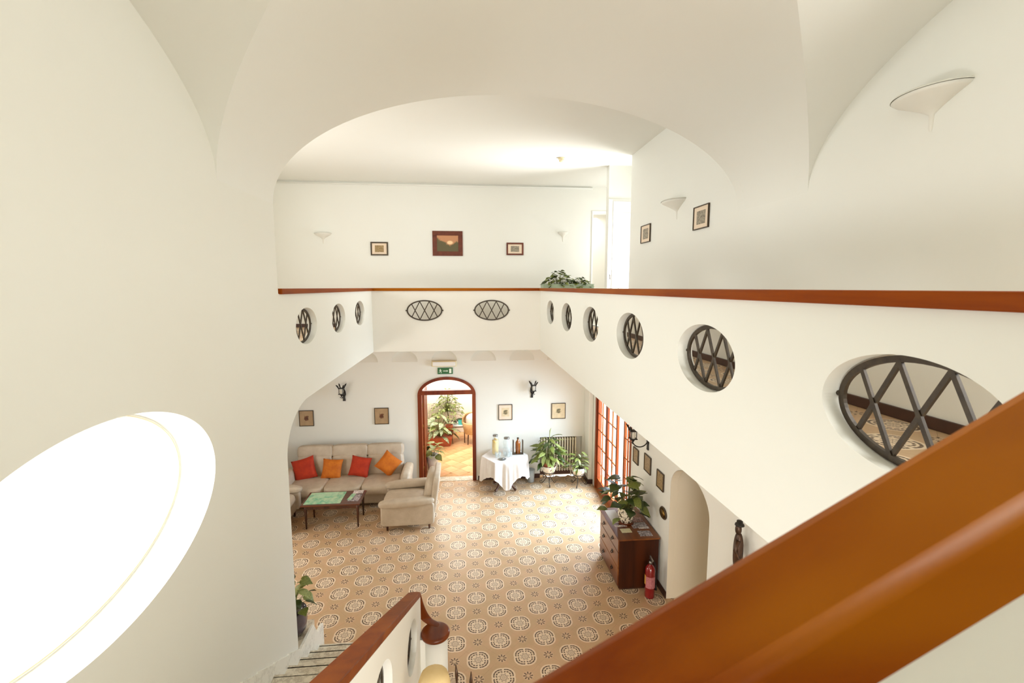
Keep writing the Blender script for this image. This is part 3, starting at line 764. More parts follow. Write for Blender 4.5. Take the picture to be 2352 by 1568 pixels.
# upstairs white door leaf
d2 = bpy.data.objects.new('door_2', None); col.objects.link(d2); struct(d2); D2 = (3.1, 8.6, UF); d2.location = D2
for b_ in ((2.70, 2.735, 8.57, 8.68, UF, 6.0), (3.565, 3.60, 8.57, 8.68, UF, 6.0), (2.735, 3.565, 8.57, 8.68, 5.95, 6.0)):
    mb = MB(); mb.b2(*b_); at_parent(mb, 'frame', 'white_paint', d2, D2, bevel=.004)
mb = MB(); mb.b2(2.737, 3.563, 8.62, 8.66, UF + .01, 5.948); at_parent(mb, 'door_leaf', 'white_paint', d2, D2, bevel=.004)
for z0, z1 in ((3.72, 4.5), (4.75, 5.8)):
    mb = MB(); mb.b2(2.85, 3.45, 8.612, 8.622, z0, z1); at_parent(mb, 'door_panel', 'white_paint', d2, D2, bevel=.004)
mb = MB(); mb.b2(2.645, 2.675, 8.588, 8.602, 4.52, 4.70); mb.tube([(2.66, 8.59, 4.66), (2.66, 8.56, 4.66), (2.66, 8.55, 4.58)], .008, 8); at_parent(mb, 'handle', 'frame_dark', d2, D2)
mb = MB(); mb.b2(2.615, 2.70, 8.585, 8.60, UF, 6.04); mb.b2(2.70, 3.65, 8.585, 8.60, 5.99, 6.04); struct(mb.build('trim_4', 'white_paint', bevel=.003))
mb = MB(); mb.b2(2.795, 2.825, YF - .02, YF + .2, UF, 6.12); mb.b2(2.825, 3.2, YF - .02, YF + .2, 6.07, 6.12); struct(mb.build('door_3', 'white_paint', bevel=.003))

# ================================================================== soft furniture
def cushion_mb(c, d, p=5.0, puff=0.12, n=10, face=None):
    """rounded upholstered block: cube sphere pushed to a superellipsoid"""
    mb = MB(); c = Vector(c); vs = []; 
    for ax in range(3):
        for sg in (-1, 1):
            def fn(u, v, ax=ax, sg=sg):
                a_, b_ = u * 2 - 1, v * 2 - 1
                q_ = [0, 0, 0]; q_[ax] = sg; q_[(ax + 1) % 3] = a_; q_[(ax + 2) % 3] = b_
                q_ = Vector(q_)
                r = (sum(abs(t_) ** p for t_ in q_)) ** (1 / p)
                q_ = q_ / r
                k_ = 1 + puff * (1 - a_ * a_) * (1 - b_ * b_) * .5
                q_[ax] *= k_
                return c + Vector((q_[0] * d[0] / 2, q_[1] * d[1] / 2, q_[2] * d[2] / 2))
            mb.grid(fn, n, n)
    return mb
def rotmb(mb, piv, ang, axis='X'):
    Rm = Matrix.Rotation(ang, 3, axis); piv = Vector(piv)
    mb.v = [tuple(Rm @ (Vector(v) - piv) + piv) for v in mb.v]; return mb
def weld(mb): return mb

# sofa against the far wall, origin at its base
sx0, sx1 = -3.74, -1.22
so = empty('sofa', (-2.48, 9.75, 0), 'long taupe leather three-seat sofa against the far wall', 'sofa'); SO = (-2.48, 9.75, 0)
mb = cushion_mb((-2.48, 9.72, .19), (2.34, .86, .26), 14, 0); at_parent(mb, 'base', 'leather', so, SO)
xs = [-3.62, -2.90, -2.165, -1.42]
for i in range(3):
    cx, wd = (xs[i] + xs[i + 1]) / 2, xs[i + 1] - xs[i] - .008
    at_parent(cushion_mb((cx, 9.58, .37), (wd, .78, .20), 7, .14), 'seat_cushion', 'leather', so, SO)
    at_parent(rotmb(cushion_mb((cx, 9.98, .62), (wd, .24, .48), 9, .15), (cx, 9.98, .4), R(-10)), 'back_cushion', 'leather', so, SO)
    at_parent(rotmb(cushion_mb((cx, 10.06, .93), (wd, .20, .26), 9, .15), (cx, 10.06, .8), R(-8)), 'headrest', 'leather', so, SO)
for cx, sg in ((-3.68, 1), (-1.32, -1)):
    mb = cushion_mb((cx, 9.70, .48), (.20, .80, .34), 5, .15); rotmb(mb, (cx, 9.7, .4), R(-9 * sg), 'Y'); at_parent(mb, 'armrest', 'leather', so, SO)
    mb = cushion_mb((cx - .03 * sg, 9.74, .30), (.10, .86, .46), 10, 0); at_parent(mb, 'side_panel', 'leather', so, SO)
mb = MB()
for x in (-3.55, -1.4):
    for y in (9.36, 10.05): mb.lathe([(.0, 0), (.018, 0), (.026, .08), (0, .08)], (x, y, 0), 10)
at_parent(mb, 'feet', 'dark_wood', so, SO)

def pillow(name, mt, loc, rot, size, label, group):
    mb = MB(); h = size / 2; n = 12
    for sg in (-1, 1):
        def fn(u, v, sg=sg):
            a_, b_ = u * 2 - 1, v * 2 - 1
            th = .13 * size / .4 * (max(0, (1 - a_ ** 4)) * max(0, (1 - b_ ** 4))) ** .55
            pin = 1 - .10 * (1 - b_ * b_) , 1 - .10 * (1 - a_ * a_)
            return (a_ * h * (1 - .08 * (1 - b_ * b_)), sg * th / 2 * 1.0, b_ * h * (1 - .08 * (1 - a_ * a_)))
        mb.grid(fn, n, n)
    o = mb.build(name, mt, loc=loc, rot=rot)
    return tag(o, label, 'cushion', group)
PG = 'throw cushions on the sofa'
pillow('throw_cushion', 'red_cloth', (-3.42, 9.78, .655), (R(-22), R(-14), R(8)), .46, 'red throw cushion at the left end of the sofa', PG)
pillow('throw_cushion', 'orange_cloth', (-2.86, 9.78, .64), (R(-22), R(5), 0), .41, 'amber throw cushion left of the sofa middle, squarely upright', PG)
pillow('throw_cushion', 'red_cloth', (-2.29, 9.80, .66), (R(-22), R(10), R(-4)), .42, 'red throw cushion right of the sofa middle', PG)
pillow('throw_cushion', 'orange_cloth', (-1.70, 9.80, .70), (R(-22), R(38), R(-8)), .42, 'amber throw cushion standing on its corner at the right sofa arm', PG)

# armchair, front facing -X
def armchair():
    t_ = empty('armchair', (0, 0, 0), '', 'armchair')
    cushion_mb((0.0, 0, .26), (.92, .80, .26), 12, 0).build('base', 'leather', t_)
    cushion_mb((-.10, 0, .42), (.74, .62, .18), 6, .2).build('seat_cushion', 'leather', t_)
    rotmb(cushion_mb((.33, 0, .68), (.20, .62, .56), 6, .25), (.33, 0, .42), R(12), 'Y').build('back_cushion', 'leather', t_)
    rotmb(cushion_mb((.42, 0, .64), (.12, .84, .72), 9, .05), (.42, 0, .3), R(8), 'Y').build('back_shell', 'leather', t_)
    for sg in (-1, 1):
        cushion_mb((-.02, sg * .42, .33), (.96, .10, .42), 12, 0).build('side_panel', 'leather', t_)
        rotmb(cushion_mb((-.04, sg * .42, .55), (.96, .20, .14), 4, .1), (0, 0, .55), R(-3), 'Y').build('armrest', 'leather', t_)
        for x in (-.40, .36):
            mb = MB(); mb.lathe([(0, 0), (.017, 0), (.026, .14), (0, .14)], (x, sg * .37, 0), 10); mb.build('leg', 'dark_wood', t_)
    return t_
ac = armchair(); ac.location = (-1.10, 8.68, 0); ac.rotation_euler = (0, 0, R(1)); ac['label'] = 'taupe leather armchair right of the coffee table, back to the doorway'; ac['group'] = 'armchairs at the coffee table'
a2 = copy_tree(ac); a2.location = (-3.78, 8.66, 0); a2.rotation_euler = (0, 0, PI); a2['label'] = 'taupe leather armchair mostly hidden behind the left wall edge'

# coffee table
ct = empty('coffee_table', (-2.53, 8.72, 0), 'low dark wooden coffee table with tapering legs before the sofa', 'table'); CT = (-2.53, 8.72, 0)
mb = MB(); mb.b2(-3.07, -2.0, 8.44, 9.03, .445, .47); at_parent(mb, 'tabletop', 'table_wood', ct, CT, bevel=.006)
mb = MB(); mb.b2(-3.0, -2.06, 8.48, 8.50, .375, .445); mb.b2(-3.0, -2.06, 8.96, 8.98, .375, .445); mb.b2(-3.0, -2.98, 8.5, 8.96, .375, .445); mb.b2(-2.08, -2.06, 8.5, 8.96, .375, .445)
at_parent(mb, 'apron', 'dark_wood', ct, CT)
for x in (-2.99, -2.06):
    for y in (8.50, 8.95):
        mb = MB(); mb.lathe([(0, 0), (.013, 0), (.024, .30), (.028, .36), (.028, .445), (0, .445)], (x, y, 0), 12); at_parent(mb, 'leg', 'dark_wood', ct, CT)
def sheet(name, mt, c, sx, sy, z, rz, label, cat, group=None, th=.003):
    mb = MB(); mb.box((0, 0, th / 2), (sx, sy, th)); o = mb.build(name, mt, loc=(c[0], c[1], z), rot=(0, 0, R(rz))); return tag(o, label, cat, group)
sheet('map_sheet', 'map_green', (-2.70, 8.745), .66, .50, .4715, 0, 'large green map spread over the left of the coffee table', 'map', 'papers on the coffee table')
sheet('map_sheet', 'map_pale', (-2.73, 8.90), .44, .18, .4745, 1, 'pale green folded map lying on the larger green map', 'map', 'papers on the coffee table')
sheet('magazine', 'dark_print', (-2.15, 8.70), .20, .28, .471, -4, 'colourful magazine with dark cover at the right of the coffee table', 'magazine', 'papers on the coffee table', .006)
sheet('magazine', 'map_green', (-2.22, 8.74), .08, .26, .478, -8, 'narrow green leaflet overlapping the magazine on the coffee table', 'leaflet', 'papers on the coffee table')
sheet('magazine', 'paper', (-2.14, 8.955), .19, .14, .471, 2, 'white printed brochure at the far right corner of the coffee table', 'brochure', 'papers on the coffee table', .005)

# ================================================================== dresser and what stands on it
dx0, dx1, dy0, dy1, dz = 2.165, 2.77, 6.22, 7.18, .80
dd = empty('chest_of_drawers', (2.47, 6.7, 0), 'walnut chest of drawers against the lower right wall', 'dresser'); DD = (2.47, 6.7, 0)
mb = MB(); mb.b2(dx0 + .012, dx1, dy0 + .01, dy1 - .01, .03, dz - .025); at_parent(mb, 'body', 'dresser_side', dd, DD, bevel=.004)
mb = MB(); mb.b2(dx0 - .018, dx1 + .01, dy0 - .015, dy1 + .015, dz - .025, dz); at_parent(mb, 'top', 'dresser', dd, DD, bevel=.006)
for z0, z1 in ((.585, .765), (.345, .575), (.07, .335)):
    mb = MB(); mb.b2(dx0 - .004, dx0 + .02, dy0 + .02, dy1 - .02, z0, z1); o = at_parent(mb, 'drawer', 'dresser', dd, DD, bevel=.005)
    for y in (6.50, 6.94):
        mb = MB(); zc = (z0 + z1) / 2
        mb.b2(dx0 - .010, dx0 - .004, y - .03, y + .03, zc - .012, zc + .02)
        mb.tube([(dx0 - .008, y - .024, zc), (dx0 - .028, y - .018, zc - .018), (dx0 - .028, y + .018, zc - .018), (dx0 - .008, y + .024, zc)], .005, 6)
        at_parent(mb, 'drawer_pull', 'black_iron', o, DD)
mb = MB(); mb.b2(dx0 + .03, dx1 - .02, dy0 + .03, dy1 - .03, 0, .04); at_parent(mb, 'plinth', 'dark_wood', dd, DD)
DG = 'leaflets on the chest of drawers'
sheet('runner_cloth', 'white_cloth', (2.30, 6.90), .17, .42, dz + .001, 0, 'white lace runner on the far left of the chest top', 'cloth')
sheet('leaflet', 'paper', (2.31, 6.595), .19, .05, dz + .001, 2, 'narrow white leaflet in front of the flower pot', 'leaflet', DG)
sheet('leaflet', 'cream_card', (2.345, 6.45), .155, .115, dz + .001, 0, 'cream card lying left on the chest top', 'card', DG)
sheet('leaflet', 'pink_print', (2.615, 6.76), .19, .13, dz + .001, 0, 'pink and brown printed leaflet nearest to the flower pot', 'leaflet', DG)
sheet('leaflet', 'dark_print', (2.60, 6.59), .24, .16, dz + .001, 3, 'black and white leaflet in the middle of the chest top', 'leaflet', DG)
sheet('leaflet', 'paper', (2.64, 6.50), .16, .05, dz + .005, -2, 'white strip leaflet lying on the black and white one', 'leaflet', DG)
sheet('leaflet', 'dark_print', (2.60, 6.345), .19, .15, dz + .001, -2, 'framed dark blue leaflet at the near right corner of the chest', 'leaflet', DG)

# fire extinguisher
fe = empty('fire_extinguisher', (2.58, 6.06, 0), 'red fire extinguisher standing on the floor before the chest of drawers', 'extinguisher')
mb = MB(); mb.lathe([(0, 0), (.066, 0), (.072, .015), (.072, .40), (.066, .44), (.045, .475), (.022, .49), (.022, .51), (0, .51)], n=28); mb.build('cylinder', 'red_gloss', fe)
mb = MB(); mb.lathe([(.0735, .16), (.0735, .33)], n=24, a0=PI * 1.10, a1=PI * 1.8); mb.build('label', 'label', fe)
mb = MB(); mb.lathe([(.0735, .20), (.0735, .34)], n=10, a0=PI * .85, a1=PI * 1.08); mb.build('label', 'yellow_label', fe)
mb = MB(); mb.lathe([(0, .50), (.024, .50), (.024, .54), (0, .545)], n=14); mb.box((0.01, .0, .56), (.022, .10, .012)); mb.box((0.01, -.01, .585), (.022, .11, .010), Matrix.Rotation(.2, 3, 'X')); mb.build('valve', 'chrome', fe)
mb = MB(); mb.tube([(.02, .02, .53), (.06, .04, .52), (.088, .03, .45), (.090, .0, .33), (.088, -.01, .18)], .009, 8); mb.tube([(.088, -.01, .18), (.089, -.01, .10)], [.010, .017], 10); mb.build('hose', 'black', fe)

# ================================================================== plants
def leaf_mesh(name, kind, mt):
    mb = MB()
    if kind == 'heart': prof = [(0, .10), (.06, .36), (.18, .50), (.36, .50), (.56, .38), (.76, .20), (.92, .07), (1, 0.004)]; x_back = -.12
    elif kind == 'lance': prof = [(0, .02), (.12, .12), (.28, .18), (.48, .19), (.68, .14), (.86, .06), (1, .002)]; x_back = 0
    elif kind == 'small': prof = [(0, .03), (.2, .24), (.45, .30), (.7, .2), (1, .003)]; x_back = 0
    else: prof = [(0, .05), (.15, .20), (.4, .27), (.7, .2), (1, .003)]; x_back = 0
    vs = []
    for t_, w_ in prof:
        z_ = -.42 * t_ ** 2 + .10 * t_
        yb = x_back * (1 if t_ < .1 else 0)
        vs += [(-w_, t_ + yb, z_ - .0), (-w_ * .5, t_ + yb * .6, z_ + .04), (0, t_, z_ - .01), (w_ * .5, t_ + yb * .6, z_ + .04), (w_, t_ + yb, z_ - .0)]
    n = len(prof)
    mb.add(vs, [(i * 5 + j, i * 5 + j + 1, (i + 1) * 5 + j + 1, (i + 1) * 5 + j) for i in range(n - 1) for j in range(4)], True)
    me = mb.mesh(name); me.materials.append(M[mt]); return me
def foliage(root, base, n, rad, zlo, zhi, size, kind, mts, rg, stemr=.004, lean=(0, 0), xs=1.0, ys=1.0, asparts=True, up=.2, stem_mt='stem', inner=.25, lim=(9, 9)):
    mes = [leaf_mesh('leaf', kind, m_) for m_ in mts]
    stems = MB(); bulk = MB()
    for i in range(n):
        az = i * 2.39996 + rg.uniform(-.4, .4); fr = ((i + .5) / n) ** .6
        r = rad * (inner + (1 - inner) * fr) * rg.uniform(.8, 1.08)
        zz = zhi - (zhi - zlo) * fr * rg.uniform(.75, 1.1)
        p = Vector((base[0] + r * math.cos(az) * xs + lean[0] * (1 - fr), base[1] + r * math.sin(az) * ys + lean[1] * (1 - fr), zz))
        p.x = min(p.x, lim[0]); p.y = min(p.y, lim[1])
        b0 = Vector((base[0] + .02 * math.cos(az), base[1] + .02 * math.sin(az), base[2]))
        md = b0.lerp(p, .55) + Vector((0, 0, .12 * (p.z - b0.z) + .02))
        stems.tube([b0, md, p], [stemr, stemr * .8, stemr * .5], 5, False)
        s_ = size * rg.uniform(.75, 1.2); pitch = rg.uniform(-.6, .35) + up * (1 - fr)
        Mx = Matrix.Translation(p) @ Matrix.Rotation(az - PI / 2 + rg.uniform(-.5, .5), 4, 'Z') @ Matrix.Rotation(pitch, 4, 'X') @ Matrix.Rotation(rg.uniform(-.5, .5), 4, 'Y') @ Matrix.Scale(s_, 4)
        me = mes[i % len(mes)]
        if asparts:
            o = bpy.data.objects.new('leaf', me); col.objects.link(o); o.parent = root; o.matrix_local = Mx
        else:
            bulk.add([Mx @ v.co for v in me.vertices], [tuple(p_.vertices) for p_ in me.polygons], True)
    so_ = stems.build('stems', stem_mt, root, recalc=False); so_['kind'] = 'stuff'
    if not asparts:
        bo = bulk.build('leaves', mts[0], root, recalc=False); bo['kind'] = 'stuff'

# big-leaved plant in a majolica pot on the chest
pr = empty('potted_plant', (2.43, 6.70, dz), 'large dark green heart-leaved plant in a painted pot on the chest of drawers', 'plant')
mb = MB(); mb.lathe([(0, .012), (.085, .012), (.10, .05), (.128, .13), (.13, .19), (.112, .235), (.118, .25), (.108, .25), (.10, .235), (0, .225)], n=32); mb.build('pot', 'majolica', pr)
mb = MB(); mb.lathe([(0, 0), (.10, 0), (.125, .015), (.12, .02), (0, .012)], n=28); mb.build('saucer', 'scroll', pr)
mb = MB(); mb.lathe([(0, .228), (.10, .226)], n=18); mb.build('soil', 'soil', pr)
foliage(pr, (0, 0, .22), 46, .36, .20, .78, .16, 'heart', ['leaf_dark', 'leaf_dark', 'leaf_mid'], random.Random(3), .005, (-.02, 0), lim=(.15, 9))

# wrought iron plant stands
def plant_stand(loc, rz, label, bowl, legs=3, h=.36, rr=.13):
    t_ = empty('plant_stand', loc, label, 'plant stand', 'wrought iron plant stands', rz)
    mb = MB(); n = 32
    mb.tube([(rr * math.cos(2 * PI * k / n), rr * math.sin(2 * PI * k / n), h) for k in range(n + 1)], .008, 6, False); mb.build('ring', 'iron', t_)
    for i in range(legs):
        a_ = 2 * PI * i / legs; c_, s_ = math.cos(a_), math.sin(a_); P = []
        for k in range(9): P.append(((rr - (rr - .05) * k / 8) * c_, (rr - (rr - .05) * k / 8) * s_, h - (h - .17) * (k / 8) ** .7))
        for k in range(1, 22):
            q_ = k / 21 * 4.6; r2 = .055 * (1 - q_ / 7.5)
            P.append(((.105 - .055 * math.cos(q_) * (1 - q_ / 7.5)) * c_, (.105 - .055 * math.cos(q_) * (1 - q_ / 7.5)) * s_, .17 + r2 * math.sin(q_)))
        mb = MB(); mb.tube(P, .007, 6)
        foot = [((.05 + .13 * k / 8) * c_, (.05 + .13 * k / 8) * s_, max(.008, .17 * (1 - k / 8) ** 1.5 + .008)) for k in range(9)]
        mb.tube(foot, .008, 6)
        sp = [((.185 + .035 * math.cos(q_ * .7 - PI / 2) * (1 - q_ / 12)) * c_, (.185 + .035 * math.cos(q_ * .7 - PI / 2) * (1 - q_ / 12)) * s_, .045 + .035 * math.sin(q_ * .7 - PI / 2) * (1 - q_ / 12)) for q_ in range(9)]
        mb.tube(sp, .006, 6); mb.build('leg', 'iron', t_)
    return t_
def bowl(root, z, r, hh, mt, inner=None):
    mb = MB(); mb.lathe([(0, z), (r * .45, z), (r * .75, z + hh * .35), (r * .97, z + hh * .8), (r, z + hh), (r * .93, z + hh), (r * .88, z + hh * .85), (0, z + hh * .8)], n=32); mb.build('pot', mt, root)
    if inner:
        mb = MB(); mb.lathe([(0, z + hh * .7), (r * .62, z + hh * .7), (r * .75, z + hh + .07), (r * .68, z + hh + .07), (0, z + hh + .05)], n=24); mb.build('inner_pot', inner, root)
plant_stand((1.80, 10.0, 0), .5, 'wrought iron scroll stand under the larger plant, left of the radiator middle', None, h=.31, rr=.135)
p1 = empty('potted_plant', (1.80, 10.0, .24), 'tall lush plant in a terracotta pot inside a cream bowl, on the left stand', 'plant')
bowl(p1, 0, .175, .22, 'cream_pot', 'terracotta')
foliage(p1, (0, 0, .26), 78, .32, .28, .90, .23, 'lance', ['leaf_mid', 'leaf_light', 'leaf_mid', 'leaf_dark'], random.Random(5), .004, (0, 0), 1.0, .8, inner=.15, lim=(9, .15))
mb = MB(); mb.tube([(0, 0, .3), (.01, 0, .8), (.02, 0, 1.02), (.05, 0, 1.08)], [.004, .004, .012, .004], 6); mb.build('flower_spike', 'leaf_light', p1)
plant_stand((2.46, 9.90, 0), .1, 'wrought iron scroll stand under the smaller plant, right of the radiator', None, h=.27, rr=.135)
p2 = empty('potted_plant', (2.46, 9.90, .20), 'small variegated plant in a cream painted pot on the right iron stand', 'plant')
bowl(p2, 0, .165, .24, 'cream_pot')
mb = MB(); mb.lathe([(0, .205), (.145, .2)], n=18); mb.build('soil', 'soil', p2)
foliage(p2, (0, 0, .2), 52, .23, .22, .60, .15, 'lance', ['leaf_light', 'leaf_mid', 'leaf_cream'], random.Random(8), .004, inner=.2, lim=(.09, 9))

# waste bin
bn = empty('waste_bin', (1.42, 10.2, 0), 'small translucent waste bin on the floor between table and radiator', 'bin')
mb = MB(); mb.lathe([(0, .004), (.075, .004), (.095, .30), (.090, .30), (.071, .01)], n=28); mb.build('bucket', 'bin', bn)
mb = MB(); mb.lathe([(0, .02), (.068, .02), (.083, .20), (0, .24)], n=18); mb.build('liner', 'white_cloth', bn)

# ------------------------------------------------------------------ six-sided table under a white cloth
TC = (.80, 9.95); TZ = .74
tb = empty('side_table', (TC[0], TC[1], 0), 'six-sided pedestal table with curved dark feet under the white cloth', 'table')
mb = MB(); mb.lathe([(0, TZ - .03), (.50, TZ - .03), (.50, TZ), (0, TZ)], n=6, a0=R(0)); 
for i in range(len(mb.sm)): mb.sm[i] = False
mb.build('tabletop', 'dark_wood', tb)
mb = MB(); mb.lathe([(0, .22), (.05, .22), (.06, .30), (.04, .40), (.035, .55), (.05, .66), (.07, TZ - .03), (0, TZ - .03)], n=16); mb.build('column', 'dark_wood', tb)
for i in range(4):
    a_ = PI / 4 + i * PI / 2; P = []
    for r_, z_ in ((.03, .30), (.10, .29), (.17, .20), (.22, .10), (.27, .045), (.31, .03), (.33, .05)): P.append((r_ * math.cos(a_), r_ * math.sin(a_) * 1.0, z_))
    mb = MB(); mb.tube(P, [.03, .03, .026, .022, .022, .028, .014], 8); mb.build('leg', 'dark_wood', tb)
mb = MB()
def hexr(a_, R_=.505):
    q_ = (a_ % (PI / 3)) - PI / 6; return R_ * math.cos(PI / 6) / math.cos(q_)
def sq(a_): return min(.82 / max(abs(math.cos(a_ + PI / 4)), abs(math.sin(a_ + PI / 4))), 1.04)
def ctop(u, v):
    a_ = v * 2 * PI; r_ = u * hexr(a_); return (r_ * math.cos(a_), r_ * math.sin(a_), TZ + .004)
def cside(u, v):
    a_ = v * 2 * PI; h_ = hexr(a_); s_ = u * max(.05, sq(a_) - h_)
    fold = .020 * math.sin(a_ * 12 + .6) * min(1, s_ / .12) + .012 * math.sin(a_ * 30) * min(1, s_ / .25)
    ro_ = h_ + .006 * min(1, s_ / .02) + .07 * s_ + fold
    return (ro_ * math.cos(a_), min(ro_ * math.sin(a_), .445), max(.03, TZ + .004 - s_ * .99))
mb.grid(ctop, 6, 144); mb.grid(cside, 22, 144)
o = mb.build('tablecloth', 'white_cloth', recalc=False, loc=(TC[0], TC[1], 0)); tag(o, 'white linen cloth hanging in points over the six-sided table', 'tablecloth')
def jar(x, y, r, h, fill, fillm, label, z=TZ + .005):
    t_ = empty('drink_jar', (x, y, z), label, 'jar', 'drinks on the white table')
    mb = MB(); mb.lathe([(0, .0), (r * .9, 0), (r, .02), (r, h * .8), (r * .7, h * .92), (r * .7, h)], n=24); mb.build('glass_body', 'jar', t_)
    mb = MB(); mb.lathe([(0, h), (r * .76, h), (r * .76, h + .03), (0, h + .035)], n=20); mb.build('lid', 'chrome', t_)
    if fill:
        mb = MB(); mb.lathe([(0, .03), (r * .93, .03), (r * .93, h * fill), (0, h * fill)], n=20); mb.build('drink', fillm, t_)
    mb = MB(); mb.tube([(0, -r, .05), (0, -r - .04, .05), (0, -r - .045, .02)], .008, 6); mb.build('tap', 'chrome', t_)
    return t_
j1 = jar(.60, 10.02, .075, .42, .78, 'water', 'glass jar of lemon water, leftmost drink on the white table')
for k in range(3):
    mb = MB(); mb.lathe([(0, 0), (.05, 0), (.05, .012), (0, .012)], n=16); mb.build('lemon_slice', 'lemon', j1, loc=(rnd.uniform(-.02, .02), -.03, .27 + k * .045), rot=(R(70 - k * 20), 0, k))
jar(.85, 10.0, .085, .36, 0, None, 'clear empty glass jar in the middle of the white table')
t_ = empty('drink_dispenser', (1.10, 10.0, TZ + .005), 'amber drink bottle standing between two dark posts on the white table', 'dispenser', 'drinks on the white table')
for sx in (-.105, .105):
    mb = MB(); mb.b2(sx - .012, sx + .012, -.04, .04, 0, .32); mb.build('post', 'frame_dark', t_, bevel=.003)
mb = MB(); mb.b2(-.117, .117, -.05, .05, 0, .022); mb.build('foot', 'frame_dark', t_, bevel=.003)
mb = MB(); mb.lathe([(0, .024), (.054, .024), (.056, .25), (.050, .28), (.022, .32), (.020, .35), (0, .355)], n=24); mb.build('bottle', 'amber', t_)
mb = MB(); mb.lathe([(0, .35), (.024, .35), (.024, .375), (0, .38)], n=16); mb.build('stopper', 'frame_dark', t_)
def tumbler(x, y, label=None):
    mb = MB(); mb.lathe([(0, .004), (.026, .004), (.032, .11), (.030, .11), (.024, .012), (0, .012)], n=16)
    return mb.mesh('drinking_glass')
tm = tumbler(0, 0); tm.materials.append(M['jar'])
for x, y, lb in ((.61, 9.82, 'drinking glass in front of the lemon water jar, leftmost glass'), (.68, 9.84, 'drinking glass just right of the leftmost glass'), (.80, 9.86, 'drinking glass in front of the clear jar'),
                 (.87, 9.82, 'drinking glass right in front of the clear jar'), (.93, 9.88, 'rightmost drinking glass on the white table')):
    o = bpy.data.objects.new('drinking_glass', tm); col.objects.link(o); o.location = (x, y, TZ + .005); tag(o, lb, 'glass', 'drinking glasses on the white table')
mb = MB(); mb.lathe([(0, 0), (.07, 0), (.085, .012), (.08, .014), (0, .006)], n=24); o = mb.build('small_tray', 'chrome', loc=(.73, 9.70, TZ + .005)); tag(o, 'small silver tray at the front of the white table', 'tray')
mb = MB(); mb.tube([(0, 0, .008), (.04, .01, .012), (.09, .02, .01)], .007, 6); o = mb.build('spoon', 'chrome', loc=(.69, 9.69, TZ + .012)); tag(o, 'dark spoon resting on the small silver tray', 'spoon')

# ================================================================== pictures
def art(name, bgc, blob, dark, kind='motif', seed=0.0):
    m, t, b = mat(name, bgc, 0.5)
    c = t.coord(); x, y, z = t.xyz(c)
    if kind == 'motif':
        n = t.noise(c, 26 + seed, 4, .7)
        wx = t.m('ADD', x, t.m('MULTIPLY', t.m('SUBTRACT', n, .5), .11)); wz = t.m('ADD', z, t.m('MULTIPLY', t.m('SUBTRACT', t.noise(c, 33 + seed, 3), .5), .11))
        r = t.m('SQRT', t.m('ADD', t.m('MULTIPLY', wx, wx), t.m('MULTIPLY', wz, wz)))
        f = t.ramp(r, .062, .046)
        colr = t.mix(t.ramp(n, .4, .6), blob, dark)
        g = t.mix(t.ramp(t.noise(c, 9, 2), .35, .65), bgc, tuple(list(v * .86 for v in bgc[:3]) + [1]))
        t.l.new(t.mix(f, g, colr), b.inputs['Base Color'])
    elif kind == 'engraving':
        n = t.noise(c, 42 + seed, 5, .75)
        t.l.new(t.mix(t.ramp(n, .42, .58), blob, dark), b.inputs['Base Color'])
    else:   # landscape: blush sky over dark trees with a pale break in the clouds
        n = t.noise(c, 14, 5, .7)
        h = t.m('ADD', z, t.m('MULTIPLY', t.m('SUBTRACT', n, .5), .18))
        h = t.m('SUBTRACT', h, t.m('MULTIPLY', t.m('ABSOLUTE', t.m('SUBTRACT', x, .05)), .55))
        g = t.mix(t.ramp(h, -.06, -.02), dark, bgc)
        dx_ = t.m('SUBTRACT', x, .05); dz_ = t.m('MULTIPLY', t.m('SUBTRACT', z, .02), 1.6)
        r = t.m('SQRT', t.m('ADD', t.m('MULTIPLY', dx_, dx_), t.m('MULTIPLY', dz_, dz_)))
        t.l.new(t.mix(t.ramp(r, .075, .045), g, blob), b.inputs['Base Color'])
    return m
bgT, bgC = lin(176, 146, 108), lin(226, 206, 168)
A1 = art('botanical_print_tan', bgT, lin(110, 62, 30), lin(74, 38, 16), 'motif')
A2 = art('botanical_print_cream', bgC, lin(96, 90, 66), lin(150, 134, 96), 'motif', 5)
A3 = art('grey_engraving', bgC, lin(168, 158, 138), lin(112, 104, 92), 'engraving')
A4 = art('sepia_engraving', bgC, lin(172, 146, 100), lin(128, 104, 66), 'engraving', 7)
A5 = art('landscape_painting', lin(190, 134, 94), lin(240, 206, 160), lin(92, 84, 52), 'landscape')
A6 = art('faded_tan_engraving', bgC, lin(168, 142, 104), lin(132, 108, 76), 'engraving', 3)
def picture(c, face, w_, h_, fw_, fm, artm, mount, label, group, pw=None, ph=None, mt='mount'):
    rz = {'-Y': 0, '-X': -PI / 2}[face]
    t_ = empty('framed_picture', c, label, 'picture', group, rz)
    mb = MB()
    for b_ in ((-w_ / 2, w_ / 2, -.022, 0, h_ / 2 - fw_, h_ / 2), (-w_ / 2, w_ / 2, -.022, 0, -h_ / 2, -h_ / 2 + fw_), (-w_ / 2, -w_ / 2 + fw_, -.022, 0, -h_ / 2 + fw_, h_ / 2 - fw_), (w_ / 2 - fw_, w_ / 2, -.022, 0, -h_ / 2 + fw_, h_ / 2 - fw_)): mb.b2(*b_)
    mb.build('frame', fm, t_, bevel=.003)
    iw, ih = w_ - 2 * fw_, h_ - 2 * fw_
    if mount:
        mb = MB(); mb.b2(-iw / 2, iw / 2, -.010, -.002, -ih / 2, ih / 2); mb.build('mount', mt, t_)
        pw, ph = pw or iw * .6, ph or ih * .62
    else: pw, ph = iw, ih
    mb = MB(); mb.b2(-pw / 2, pw / 2, -.013, -.004, -ph / 2, ph / 2); mb.build('print', artm, t_)
    return t_
yb = YF - .001
